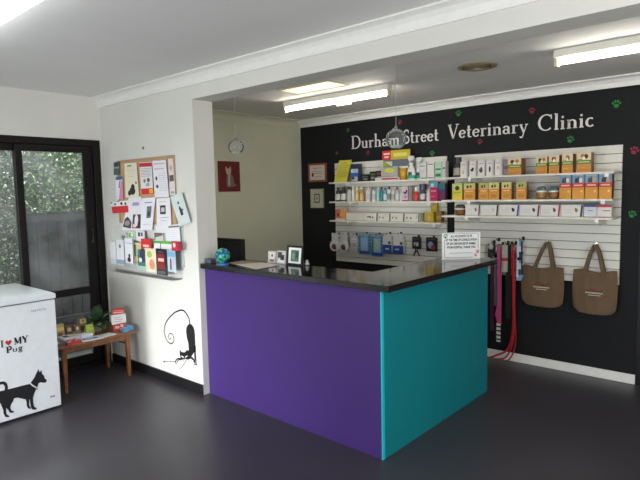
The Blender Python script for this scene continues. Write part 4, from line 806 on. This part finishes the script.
paper('tilted leaflet with black animal in a clear sleeve, right of the board', [(-3.714, 1.349), (-3.563, 1.388), (-3.666, 1.623), (-3.831, 1.585)], y2 - .006, (206, 218, 216), [('q', ((.42, .30), (.62, .30), (.66, .45), (.52, .62), (.42, .56)), (44, 50, 50)), ('e', .5, .72, .07, .05, (60, 64, 64)), ('q', ((.55, .35), (.75, .48), (.7, .5), (.52, .42)), (44, 50, 50))], rough=.2)
paper('white printed page below the square photo leaflet', [(-4.052, 1.184), (-3.71, 1.208), (-3.719, 1.369), (-4.054, 1.34)], y2 - .005, (228, 229, 232), lines(.3, .9, 6, (196, 198, 204), .08, .9) + [('r', .55, 1.0, .86, .94, (120, 90, 76))])
q = MB(); q.ball((-4.238, YD - .004, 2.007), .012, mat((120, 120, 118), .4), 10, 1, .5, 1); tag(q.build('wall_screw', smooth=True), 'small grey screw in the wall above the cork board', 'screw')
# clear brochure rack
RK0, RK1 = -4.80, -3.745
rk = thing('brochure_rack', 'clear acrylic brochure rack on the white wall under the cork board', 'rack', (-4.32, YD, .90))
q = MB(); q.box(RK0, RK1, YD - .006, YD, .915, 1.33, M_acr); q.box(RK0, RK1, YD - .085, YD - .006, .915, .921, M_acr); q.box(RK0, RK1, YD - .088, YD - .085, .915, 1.03, M_acr); q.box(RK0, RK1, YD - .050, YD - .047, 1.10, 1.19, M_acr)
for a in (RK0, RK1 - .003): q.box(a, a + .003, YD - .085, YD - .006, .921, 1.10, M_acr)
q.build('body', rk)
q = MB(); q.box(-3.738, -3.706, YD - .012, YD, 1.02, 1.36, mat((176, 188, 190), .25)); tag(q.build('clear_strip'), 'narrow greyish clear strip hanging below the tilted sleeve', 'strip')
BG = 'brochures in the clear rack'
ya, yb_ = YD - .046, YD - .082
def br(lb, u0, u1, v0, v1, y, base, ds, th=.006, name='brochure', sk=0): pass
paper('grey photo card, top left in the rack', [(-4.640, 1.196), (-4.516, 1.196), (-4.516, 1.264), (-4.640, 1.264)], 2.510, (196, 196, 198), [('e',.5,.5,.3,.3,(120,118,120))], cat='brochure', name='brochure', grp=BG, th=.004)
paper('green and white card in the top row of the rack', [(-4.498, 1.211), (-4.379, 1.211), (-4.379, 1.287), (-4.498, 1.287)], 2.510, (206, 214, 206), [('r',.1,.9,.3,.8,(110,180,90)),('e',.6,.6,.2,.2,(220,226,216))], cat='brochure', name='brochure', grp=BG, th=.004)
paper('white card with black photo pair in the top row of the rack', [(-4.362, 1.209), (-4.223, 1.209), (-4.223, 1.296), (-4.362, 1.296)], 2.510, (222, 222, 226), [('r',.25,.5,.45,.85,(60,60,66)),('r',.58,.8,.5,.85,(90,84,90))], cat='brochure', name='brochure', grp=BG, th=.004)
paper('white card with brown-grey photo in a dark border', [(-4.076, 1.205), (-3.911, 1.205), (-3.911, 1.293), (-4.076, 1.293)], 2.510, (220, 222, 224), [('r',.05,.95,.1,.95,(70,72,76)),('r',.12,.88,.16,.88,(206,204,200)),('q',((.12,.88),(.12,.5),(.8,.75),(.8,.88)),(110,96,90))], cat='brochure', name='brochure', grp=BG, th=.004)
paper('wide green-edged white leaflet below the dark bordered card', [(-4.053, 1.140), (-3.788, 1.140), (-3.788, 1.227), (-4.053, 1.227)], 2.492, (226, 228, 226), [('r',0,1,.75,.98,(90,176,70)),('r',.36,.40,0,.8,(40,90,50))], cat='brochure', name='brochure', grp=BG, th=.004)
paper('red booklet with white mark at the right of the rack', [(-3.795, 1.154), (-3.663, 1.154), (-3.663, 1.231), (-3.795, 1.231)], 2.492, (190, 36, 60), [('e',.3,.6,.15,.25,(230,200,210)),('r',.7,1,0,1,(150,30,50))], cat='brochure', name='brochure', grp=BG, th=.004)
paper('bright red card above the cream booklets', [(-4.255, 1.151), (-4.097, 1.151), (-4.097, 1.233), (-4.255, 1.233)], 2.492, (206, 36, 36), [('r',.2,.8,.15,.4,(230,190,186))], cat='brochure', name='brochure', grp=BG, th=.004)
paper('tall plain white leaflet, farthest left in the rack', [(-4.796, 0.976), (-4.694, 0.976), (-4.694, 1.182), (-4.796, 1.182)], 2.492, (222, 224, 228), [('r',.2,.8,.2,.22,(190,190,196))], cat='brochure', name='brochure', grp=BG, th=.004)
paper('white leaflet with blue foot, second from left in the rack', [(-4.685, 0.976), (-4.550, 0.976), (-4.550, 1.206), (-4.685, 1.206)], 2.492, (224, 226, 230), [('r',.0,1,.04,.22,(150,176,206)),('e',.5,.75,.14,.08,(110,112,120))], cat='brochure', name='brochure', grp=BG, th=.004)
paper('white booklet with small black dog near its foot', [(-4.531, 1.001), (-4.385, 1.001), (-4.385, 1.226), (-4.531, 1.226)], 2.492, (228, 228, 232), [('e',.45,.16,.2,.10,(30,32,36)),('e',.5,.32,.12,.07,(40,42,46)),('r',.15,.85,.80,.83,(150,160,200)),('r',.92,1,0,1,(90,80,84))], cat='brochure', name='brochure', grp=BG, th=.004)
paper('cream leaflet half hidden left of the teal one', [(-4.401, 1.020), (-4.293, 1.020), (-4.293, 1.189), (-4.401, 1.189)], 2.510, (214, 196, 150), [('r',0,.3,.3,.9,(90,120,90)),('e',.6,.3,.2,.15,(160,120,80))], cat='brochure', name='brochure', grp=BG, th=.004)
paper('navy and teal leaflet in the middle of the rack', [(-4.318, 0.959), (-4.196, 0.959), (-4.196, 1.134), (-4.318, 1.134)], 2.492, (60, 120, 110), [('r',.3,1,.4,1,(50,56,84)),('e',.35,.5,.2,.12,(220,224,220)),('r',0,1,0,.2,(170,206,190))], cat='brochure', name='brochure', grp=BG, th=.004)
paper('cream booklet with green and orange print in front', [(-4.166, 0.953), (-4.003, 0.953), (-4.003, 1.158), (-4.166, 1.158)], 2.474, (228, 214, 188), [('e',.4,.75,.25,.14,(160,196,90)),('e',.62,.35,.26,.22,(216,150,110)),('r',.1,.9,.04,.12,(236,230,220))], cat='brochure', name='brochure', grp=BG, th=.004)
paper('black and dark red booklet in the front of the rack', [(-3.997, 0.946), (-3.842, 0.946), (-3.842, 1.163), (-3.997, 1.163)], 2.474, (22, 20, 24), [('r',.08,.78,.22,.80,(130,26,34)),('r',.18,.72,.52,.64,(226,196,190)),('r',.1,.8,.04,.16,(90,90,96)),('r',.2,.7,.84,.9,(90,60,110))], cat='brochure', name='brochure', grp=BG, th=.004)
paper('pale blue leaflet with white band beside the black booklet', [(-3.834, 0.983), (-3.721, 0.983), (-3.721, 1.158), (-3.834, 1.158)], 2.474, (186, 200, 214), [('r',0,1,.7,.95,(120,170,206)),('q',((.3,.1),(.5,.1),(.5,.6),(.35,.65)),(60,60,80)),('e',.7,.4,.12,.2,(220,180,200))], cat='brochure', name='brochure', grp=BG, th=.004)
# black cat sticker on the white wall
yc = YD - .0015
CK = mat((16, 16, 18), .6, name='black_vinyl')
ct = thing('cat_decal', 'black wall sticker of a stretching cat with a long curled tail', 'wall decal', (-3.8, YD, .15))
q = MB()
def wp(pts, m=CK, y=yc): q.face([(a, y, b) for a, b in pts], m)
def wl(pts, w0, w1, m=CK, y=yc):
    n = len(pts)
    V = [Vector((a, b)) for a, b in pts]; Lf = []; Rt = []
    for i in range(n):
        d = (V[min(i + 1, n - 1)] - V[max(i - 1, 0)]).normalized(); w = (w0 + (w1 - w0) * i / (n - 1)) / 2; Lf.append((V[i].x - d.y * w, y, V[i].y + d.x * w)); Rt.append((V[i].x + d.y * w, y, V[i].y - d.x * w))
    for i in range(n - 1): q.face([Lf[i], Rt[i], Rt[i + 1], Lf[i + 1]], m)
def sm(pts):
    return [(p.x, p.z) for p in spl([(a, 0, b) for a, b in pts], 4)]
wl(sm([(-3.672, 0.548), (-3.673, 0.587), (-3.693, 0.62), (-3.731, 0.651), (-3.771, 0.658), (-3.824, 0.645), (-3.889, 0.618), (-3.968, 0.563), (-4.015, 0.519), (-4.041, 0.471), (-4.049, 0.431), (-4.032, 0.389), (-4.0, 0.357), (-3.953, 0.346), (-3.919, 0.364), (-3.906, 0.391), (-3.915, 0.421), (-3.941, 0.436), (-3.972, 0.428), (-3.987, 0.403), (-3.976, 0.382), (-3.954, 0.388), (-3.953, 0.401)]), .013, .006)
wp([(-3.72, 0.519), (-3.704, 0.541), (-3.677, 0.558), (-3.644, 0.557), (-3.625, 0.543), (-3.611, 0.518), (-3.606, 0.477), (-3.607, 0.405), (-3.622, 0.36), (-3.647, 0.331), (-3.677, 0.308), (-3.702, 0.285), (-3.718, 0.298), (-3.72, 0.318), (-3.699, 0.34), (-3.701, 0.389), (-3.718, 0.435), (-3.726, 0.488)])
wp([(-3.831, 0.319), (-3.804, 0.301), (-3.76, 0.305), (-3.719, 0.337), (-3.707, 0.312), (-3.702, 0.285), (-3.739, 0.253), (-3.782, 0.233), (-3.818, 0.242), (-3.831, 0.273)])
wp([(-3.759, 0.256), (-3.685, 0.304), (-3.626, 0.36), (-3.619, 0.403), (-3.607, 0.369), (-3.632, 0.326), (-3.666, 0.288), (-3.643, 0.283), (-3.624, 0.269), (-3.622, 0.246), (-3.638, 0.24), (-3.644, 0.259), (-3.678, 0.269), (-3.719, 0.251)])
for P_ in ([(-3.612, 0.392), (-3.611, 0.344), (-3.621, 0.306), (-3.618, 0.234)], [(-3.625, 0.366), (-3.61, 0.296), (-3.603, 0.232)]): wl(sm(P_), .022, .008)
wl(sm([(-3.802, 0.241), (-3.854, 0.235), (-3.888, 0.216), (-3.9, 0.191), (-3.879, 0.188)]), .014, .007)
wl(sm([(-3.813, 0.231), (-3.844, 0.227), (-3.873, 0.206), (-3.866, 0.195)]), .008, .006)
wl([(-3.888, 0.204), (-3.987, 0.184), (-4.073, 0.167)], .005, .005)
wp([(-4.081, 0.171), (-4.063, 0.177), (-4.054, 0.17), (-4.069, 0.16), (-4.084, 0.16)])
wl(sm([(-3.733, 0.251), (-3.762, 0.218), (-3.8, 0.18), (-3.851, 0.143)]), .007, .004)
wl(sm([(-3.719, 0.257), (-3.706, 0.235), (-3.711, 0.216)]), .006, .003)
wl([(-3.634, 0.231), (-3.591, 0.232)], .010, .008)
q.build('silhouette', ct, keepn=True)
q = MB()
wp([(-3.814, 0.27), (-3.771, 0.266), (-3.774, 0.258), (-3.802, 0.259)], M_white, yc - .001)
wp([(-3.758, 0.268), (-3.718, 0.29), (-3.727, 0.274), (-3.755, 0.262)], M_white, yc - .001)
wl([(-3.791, 0.24), (-3.739, 0.255)], .004, .004, M_white, yc - .001)
q.build('eyes', ct, keepn=True)

# ------------------------------------------------------------------ chest freezer
FX, FY0, FY1, FZ = -4.182, .50, 1.714, .843
fz = thing('chest_freezer', 'white chest freezer with a black dog sticker in front of the sliding door', 'freezer', (-4.55, 1.1, 0))
M_frz = mat((214, 218, 222), .35, noise=.01, name='white_enamel')
bx('body', (-4.90, FX, FY0, FY1, .018, FZ - .006), M_frz, fz, bevel=.006)
bx('shade_gap', (-4.88, FX - .03, FY0 + .02, FY1 - .02, 0, .018), M_black, fz)  # black filler stands in for the shadow gap under the freezer
bx('seal', (-4.89, FX - .008, FY0 + .008, FY1 - .008, FZ - .006, FZ + .004), mat((120, 122, 126), .6), fz)
q = MB(); q.box(-4.91, FX + .006, FY0 - .006, FY1 + .006, FZ + .004, FZ + .038, M_frz); q.box(-4.91, FX + .006, FY0 - .006, FY1 + .006, FZ + .038, FZ + .056, M_frz, taper=.035)
q.build('lid', fz, bevel=.005)
xf = FX + .0012
DK = mat((20, 20, 24), .5, name='black_vinyl_sticker')
q = MB()
def fp(pts, m=DK, x=xf): q.face([(x, a, b) for a, b in pts], m)
q2 = [(1.615, 0.242), (1.616, 0.23), (1.605, 0.223), (1.59, 0.226), (1.572, 0.235), (1.557, 0.232), (1.548, 0.207), (1.54, 0.195), (1.529, 0.177), (1.519, 0.154), (1.51, 0.132), (1.506, 0.127), (1.478, 0.132), (1.464, 0.136), (1.441, 0.149), (1.408, 0.167), (1.385, 0.17), (1.378, 0.15), (1.359, 0.133), (1.339, 0.099), (1.329, 0.119), (1.309, 0.109), (1.293, 0.165), (1.271, 0.192), (1.267, 0.225), (1.278, 0.244), (1.298, 0.247), (1.339, 0.246), (1.396, 0.246), (1.455, 0.246), (1.497, 0.245), (1.512, 0.261), (1.531, 0.283), (1.544, 0.308), (1.556, 0.328), (1.562, 0.339), (1.569, 0.312), (1.583, 0.326), (1.586, 0.296), (1.599, 0.279), (1.602, 0.258)]
bm_ = bmesh.new(); vs_ = [bm_.verts.new((xf, a, b)) for a, b in q2]; f_ = bm_.faces.new(vs_); r_ = bmesh.ops.triangulate(bm_, faces=[f_])
bm_.verts.index_update()
for tf in bm_.faces: q.face([tuple(v.co) for v in tf.verts], DK)
bm_.free()
for P_ in ([(1.488, 0.139), (1.512, 0.135), (1.511, 0.094), (1.515, 0.067), (1.532, 0.05), (1.529, 0.04), (1.505, 0.046), (1.495, 0.062), (1.491, 0.096)], [(1.461, 0.143), (1.486, 0.133), (1.482, 0.094), (1.486, 0.072), (1.494, 0.066), (1.49, 0.058), (1.475, 0.065), (1.466, 0.085), (1.466, 0.111)],
           [(1.34, 0.143), (1.377, 0.15), (1.362, 0.131), (1.356, 0.11), (1.361, 0.088), (1.379, 0.075), (1.373, 0.066), (1.352, 0.073), (1.343, 0.091), (1.34, 0.116)], [(1.303, 0.141), (1.336, 0.126), (1.33, 0.114), (1.327, 0.092), (1.33, 0.069), (1.347, 0.051), (1.342, 0.043), (1.32, 0.052), (1.31, 0.079), (1.31, 0.109)]): fp(P_)
def fl(pts, w, m=DK, x=xf):
    V = [Vector(p) for p in pts]; n = len(V); Lf = []; Rt = []
    for i in range(n):
        d = (V[min(i + 1, n - 1)] - V[max(i - 1, 0)]).normalized() * (w / 2); Lf.append((x, V[i].x - d.y, V[i].y + d.x)); Rt.append((x, V[i].x + d.y, V[i].y - d.x))
    for i in range(n - 1): q.face([Lf[i], Rt[i], Rt[i + 1], Lf[i + 1]], m)
fl(sm([(1.333, 0.237), (1.339, 0.253), (1.339, 0.276), (1.329, 0.297), (1.31, 0.304), (1.294, 0.301)]), .020)
dg_ = q.build('dog_sticker', fz, keepn=True); dg_['label'] = 'black dog silhouette sticker'
q = MB(); fl([(1.497, 0.251), (1.516, 0.226), (1.541, 0.202)], .009, mat((206, 208, 214), .5), xf + .001); fl([(1.544, 0.197), (1.545, 0.186)], .008, mat((150, 152, 160), .5), xf + .001); q.build('collar', dg_, keepn=True)['label'] = 'white collar on the dog sticker'
sy0, sy1 = (1.319, 1.507)
q = MB()
def yz(y0, z0): return lambda x, z: (xf, y0 + x, z0 + z)
write(q, 'I', yz(sy0 + .002, .555), .024, .050, DK); write(q, 'MY', yz(sy0 + .092, .556), sy1 - sy0 - .090, .050, DK, 1.45)
write(q, 'Pug', yz(sy0 + .036, .506), .112, .046, DK, 1.4)
q.build('slogan', fz, keepn=True)
q = MB(); hp = []
for i in range(28):
    a = 2 * PI * i / 28; hx_ = 16 * math.sin(a) ** 3; hz_ = 13 * math.cos(a) - 5 * math.cos(2 * a) - 2 * math.cos(3 * a) - math.cos(4 * a); hp.append((xf, sy0 + .056 + hx_ * .0013, .580 + hz_ * .0014))
q.face(hp, mat((176, 30, 50), .5)); q.build('heart', fz, keepn=True)['label'] = 'red heart'
q = MB(); LG_ = mat((130, 134, 140), .4, .3)
for i in range(8):
    y = 1.542 + i * .0135; q.box(FX, FX + .001, y, y + .003, .770, .784, LG_)
    if i % 2 == 0: q.box(FX, FX + .001, y, y + .009, .781, .784, LG_)
    if i % 3 == 1: q.box(FX, FX + .001, y, y + .009, .770, .773, LG_)
q.build('badge', fz)['label'] = 'small grey maker lettering'
q = MB(); q.box(FX, FX + .0012, 1.635, 1.668, .098, .110, mat((40, 60, 130), .4)); q.box(FX + .0012, FX + .0016, 1.640, 1.663, .104, .107, M_white); q.build('small_sticker', fz)

# ------------------------------------------------------------------ low wooden table
TZ = .41
tb = thing('side_table', 'low wooden table under the window, covered with pet leaflets', 'table', (-4.63, 2.15, 0))
q = MB(); q.box(-4.90, -4.375, 1.785, 2.478, TZ - .024, TZ, M_wood); q.build('tabletop', tb, bevel=.008)
q = MB()
for b in ((-4.455, -4.437, 1.86, 2.43), (-4.83, -4.812, 1.86, 2.43)): q.box(b[0], b[1], b[2], b[3], TZ - .075, TZ - .024, M_wood)
for b in ((-4.812, -4.455, 1.855, 1.873), (-4.812, -4.455, 2.417, 2.435)): q.box(b[0], b[1], b[2], b[3], TZ - .075, TZ - .024, M_wood)
q.build('apron', tb)
for x, y in ((-4.435, 2.420), (-4.815, 2.420), (-4.455, 1.870), (-4.815, 1.870)):
    k = MB(); k.prism([(x - .013, y - .013, 0), (x + .013, y - .013, 0), (x + .013, y + .013, 0), (x - .013, y + .013, 0)], (0, 0, .0), M_wood) if False else None
    sx = .02 if x > -4.6 else -.02
    k = MB(); kk = len(k.v)
    for (r, z, o) in ((.011, 0, 1), (.019, TZ - .024, 0)):
        for a, b in ((-1, -1), (1, -1), (1, 1), (-1, 1)): k.v.append((x + a * r + (0 if o else -sx * .4), y + b * r, z))
    for f_ in ((3, 2, 1, 0), (4, 5, 6, 7), (0, 1, 5, 4), (1, 2, 6, 5), (2, 3, 7, 6), (3, 0, 4, 7)): k.f.append(f_); k.m.append(k.mi(M_wood))
    k.build('leg', tb)
q = MB(); q.tube([(-4.44, 2.42, .29), (-4.81, 2.42, .29)], .006, M_black, 8); q.tube([(-4.46, 1.87, .29), (-4.81, 1.87, .29)], .006, M_black, 8); q.tube([(-4.63, 1.87, .29), (-4.63, 2.42, .29)], .006, M_black, 8); q.build('wire_shelf', tb)

TG = 'pet food sample packs on the low table'
def yzdeco(q, x, y0, y1, z0, z1, ds, e=.0008, lean=0):
    w, h = y1 - y0, z1 - z0
    for i, d in enumerate(ds):
        ee = e * (1 + .3 * i); m = mat(d[-1], .5); P = lambda u, v: (x + ee - lean * v * h, y0 + u * w, z0 + v * h)
        if d[0] == 'r': _, a, b, c_, g, _c = d; q.face([P(a, c_), P(b, c_), P(b, g), P(a, g)], m)
        else: _, a, b, ra, rb, _c = d; q.face([P(a + ra * math.cos(2 * PI * k / 12), b + rb * math.sin(2 * PI * k / 12)) for k in range(12)], m)
def tpack(lb, x, y0, y1, h, base, ds, dep=.04, name='sample_pack', cat='pack', grp=TG, lean=.1):
    q = MB(); m = mat(base, .5); k = len(q.v)
    for z, o in ((TZ, 0), (TZ + h, lean * h)):
        q.v += [(x - dep - o, y0, z), (x - o, y0, z), (x - o, y1, z), (x - dep - o, y1, z)]
    for f_ in ((3, 2, 1, 0), (4, 5, 6, 7), (0, 1, 5, 4), (1, 2, 6, 5), (2, 3, 7, 6), (3, 0, 4, 7)): q.f.append(tuple(k + i for i in f_)); q.m.append(q.mi(m))
    yzdeco(q, x, y0, y1, TZ, TZ + h, ds, lean=lean); return tag(q.build(name), lb, cat, grp)
tpack('yellow-brown pack beside the freezer on the low table', -4.66, 1.90, 1.975, .115, (176, 150, 104), [('r', .05, .95, .55, .8, (206, 190, 110)), ('e', .5, .3, .3, .15, (130, 84, 60))])
tpack('dark brown pack with cream print, second from the freezer', -4.66, 1.985, 2.045, .095, (96, 74, 56), [('e', .5, .6, .3, .2, (200, 180, 150)), ('r', .1, .9, .1, .25, (176, 150, 120))])
tpack('brown pack with white cat picture in the middle of the row', -4.66, 2.055, 2.115, .085, (120, 96, 70), [('e', .5, .65, .2, .2, (226, 222, 216)), ('e', .4, .3, .3, .15, (70, 54, 40))])
tpack('tallest cream and brown pack, right end of the row', -4.68, 2.118, 2.178, .125, (150, 124, 84), [('r', .05, .95, .68, .98, (206, 196, 140)), ('e', .5, .84, .2, .08, (150, 110, 60)), ('r', .1, .9, .2, .5, (90, 66, 50))])
tpack('low brown packet in front of the cat picture pack', -4.60, 2.015, 2.085, .045, (150, 120, 84), [('r', .1, .9, .3, .6, (206, 190, 150))], dep=.03)
# lime bag
t = thing('lime_packet', 'lime green packet standing left of the plant', 'packet', (-4.58, 2.14, TZ)); q = MB()
k = 0; m = mat((150, 176, 66), .45, noise=.25, scale=60)
prof = [(0, .9, .022), (.3, 1.0, .024), (.6, .95, .020), (.85, .9, .010), (1, .92, .003)]
for v, w_, d_ in prof:
    for s, o in ((-1, -1), (1, -1), (1, 1), (-1, 1)): q.v.append((-4.56 + o * d_, 2.138 + s * w_ * .036, TZ + v * .095))
for j in range(4):
    for i in range(4): q.f.append((j * 4 + i, j * 4 + (i + 1) % 4, j * 4 + 4 + (i + 1) % 4, j * 4 + 4 + i)); q.m.append(q.mi(m))
q.f.append((3, 2, 1, 0)); q.m.append(0); q.f.append((16, 17, 18, 19)); q.m.append(0); q.build('bag', t)
# leaflets lying flat
def flat(lb, cx, cy, w, d, rot, z, th, base, ds=(), grp='leaflets lying on the low table', name='leaflet'):
    q = MB(); c_, s_ = math.cos(rot), math.sin(rot)
    def P(u, v, z_): a, b = (u - .5) * w, (v - .5) * d; return (cx + a * c_ - b * s_, cy + a * s_ + b * c_, z_)
    q.prism([P(0, 0, z), P(1, 0, z), P(1, 1, z), P(0, 1, z)], (0, 0, th), mat(base, .5))
    for i, (a, b, e_, f_, col) in enumerate(ds): q.face([P(a, e_, z + th + .0005 + .0003 * i), P(b, e_, z + th + .0005 + .0003 * i), P(b, f_, z + th + .0005 + .0003 * i), P(a, f_, z + th + .0005 + .0003 * i)], mat(col, .5))
    return tag(q.build(name), lb, 'leaflet', grp)
flat('pile of white leaflets with black print behind the red ones', -4.56, 1.96, .12, .15, .1, TZ, .030, (214, 214, 216), [(.2, .7, .2, .5, (70, 70, 76)), (.1, .9, .7, .75, (150, 150, 156))])
flat('low stack of plain white cards in the middle of the table', -4.53, 2.085, .09, .10, -.05, TZ, .032, (222, 222, 224), [(.1, .9, .2, .25, (186, 186, 190))])
flat('dark grey and white leaflet against the freezer side', -4.47, 1.835, .12, .09, .2, TZ, .022, (84, 92, 92), [(.2, .6, .3, .6, (196, 200, 200)), (.6, .9, .1, .4, (150, 156, 150))])
flat('red and white patterned leaflets on the front edge of the table', -4.435, 1.925, .10, .12, .15, TZ, .020, (196, 44, 60), [(.1, .3, .1, .3, (230, 220, 220)), (.4, .6, .3, .5, (230, 214, 214)), (.7, .9, .05, .3, (230, 220, 220)), (.15, .35, .6, .8, (226, 210, 210)), (.6, .85, .65, .9, (230, 220, 220))])
flat('white leaflet with blue drawing lying at the middle front', -4.425, 2.085, .11, .17, -.1, TZ, .008, (206, 210, 218), [(.35, .8, .1, .8, (96, 122, 160)), (.45, .7, .2, .6, (170, 180, 200))])
flat('plain white sheet right of the blue drawing leaflet', -4.435, 2.225, .10, .14, .15, TZ, .004, (222, 222, 224), [(.1, .6, .2, .3, (190, 194, 200))])
# plant
pl = thing('potted_plant', 'large-leaved dark green potted plant on the low table', 'plant', (-4.66, 2.26, TZ))
q = MB(); q.lathe([(.038, 0), (.050, .07), (.054, .075), (.046, .07), (.044, .06)], (-4.66, 2.26, TZ), mat((150, 152, 140), .4), 20); q.build('pot', pl)
def leaf(base, d, l, w, m, droop):
    q = MB(); d = Vector(d).normalized(); sd_ = d.cross(Vector((0, 0, 1))).normalized(); n = 7; V = []
    for i in range(n + 1):
        s = i / n; c_ = Vector(base) + d * l * s + Vector((0, 0, -droop * .55 * s * s * l)); ww = w * math.sin(PI * min(1, s * .92 + .06)) ** .8
        V.append((c_ - sd_ * ww + Vector((0, 0, .012)), c_, c_ + sd_ * ww + Vector((0, 0, .012))))
    for i in range(n):
        for j in (0, 1): q.face([V[i][j], V[i][j + 1], V[i + 1][j + 1], V[i + 1][j]], m)
    return q
LM = mat((52, 80, 50), .35, noise=.3, scale=30, name='dark_leaf'); LM2 = mat((76, 106, 70), .35, noise=.3, scale=30, name='mid_leaf')
for i, (dx, dy, dz, l, w, dr_) in enumerate(((.35, -.7, .75, .20, .048, .5), (.8, -.3, .7, .18, .050, .8), (.8, .25, .8, .19, .052, .7), (.2, .8, .9, .18, .044, .5), (-.2, .3, 1.2, .19, .045, .2), (.3, -.2, 1.3, .20, .046, .2), (.9, 0, .25, .14, .050, .9), (.5, -1.0, .3, .17, .045, .6), (.6, .7, .35, .14, .045, .8), (-.3, -.6, .9, .17, .040, .5), (.5, .45, 1.1, .18, .045, .4))):
    leaf((-4.66, 2.26, TZ + .055), (dx, dy, dz), l, w, LM if i % 3 else LM2, dr_).build('leaf', pl, smooth=True, keepn=True)
# red display stand with white sheet
ds_ = thing('leaflet_stand', 'red leaflet stand with a tilted white sheet on the low table', 'display stand', (-4.62, 2.385, TZ))
def tb2(lb, b, m, **k): return bx(lb, b, m, ds_, **k)
q = MB(); P0 = Vector((-4.525, 2.340, TZ)); u_ = Vector((.45, .89, 0)).normalized(); n_ = Vector((.89, -.45, 0)).normalized()
def sp(a, z, o=0): return P0 + u_ * a + n_ * (o - .14 * z) + Vector((0, 0, z))
q.prism([sp(.0, .0), sp(.095, .0), sp(.095, .19), sp(.0, .19)], -n_ * .035, mat((200, 44, 32), .5))
for a, b, c_, d_, col in ((.005, .09, .155, .163, (230, 200, 196)), (.01, .085, .173, .177, (226, 170, 160)), (.015, .05, .02, .04, (226, 180, 170)), (.06, .085, .03, .05, (230, 200, 190))):
    q.face([sp(a, c_, .001), sp(b, c_, .001), sp(b, d_, .001), sp(a, d_, .001)], mat(col, .5))
q.build('box', ds_)
q = MB(); q.prism([sp(-.012, .055, .006), sp(.110, .068, .006), sp(.108, .145, .006), sp(-.014, .140, .006)], n_ * .002, mat((226, 226, 226), .5))
for i, (a, b) in enumerate(((.01, .06), (.01, .08), (.01, .07))):
    z = .115 - i * .018; q.face([sp(a, z, .009), sp(b, z, .009), sp(b, z + .004, .009), sp(a, z + .004, .009)], mat((206, 120, 90) if i == 1 else (150, 152, 160), .5))
q.build('white_sheet', ds_)
for i, (cx, cy, r_, lb) in enumerate(((-4.43, 2.405, .3, 'light blue packet at the right front corner of the low table, left one'), (-4.47, 2.452, -.2, 'light blue packet at the right end of the low table, against the wall'))):
    q = MB(); c_, s_ = math.cos(r_), math.sin(r_); w, d, h = .05, .035, .030 + .006 * i
    V = [(cx + a * w * c_ - b * d * s_, cy + a * w * s_ + b * d * c_) for a, b in ((-1, -1), (1, -1), (1, 1), (-1, 1))] if i == 0 else [(cx - .06, cy - .02), (cx + .05, cy - .025), (cx + .05, cy + .022), (cx - .06, cy + .02)]
    if i == 0: V = [(cx - .03, cy - .035), (cx + .035, cy - .035), (cx + .03, cy + .018), (cx - .03, cy + .018)]
    q.prism([(a, b, TZ) for a, b in V], (0, 0, h), mat((86, 156, 206), .4)); q.prism([(a * .7 + cx * .3, b * .7 + cy * .3, TZ + h) for a, b in V], (0, 0, .001), mat((176, 214, 236), .4))
    tag(q.build('blue_packet', bevel=.004), lb, 'packet', 'light blue packets on the low table')

for o in bpy.data.objects:
    if '_o' in o: del o['_o']
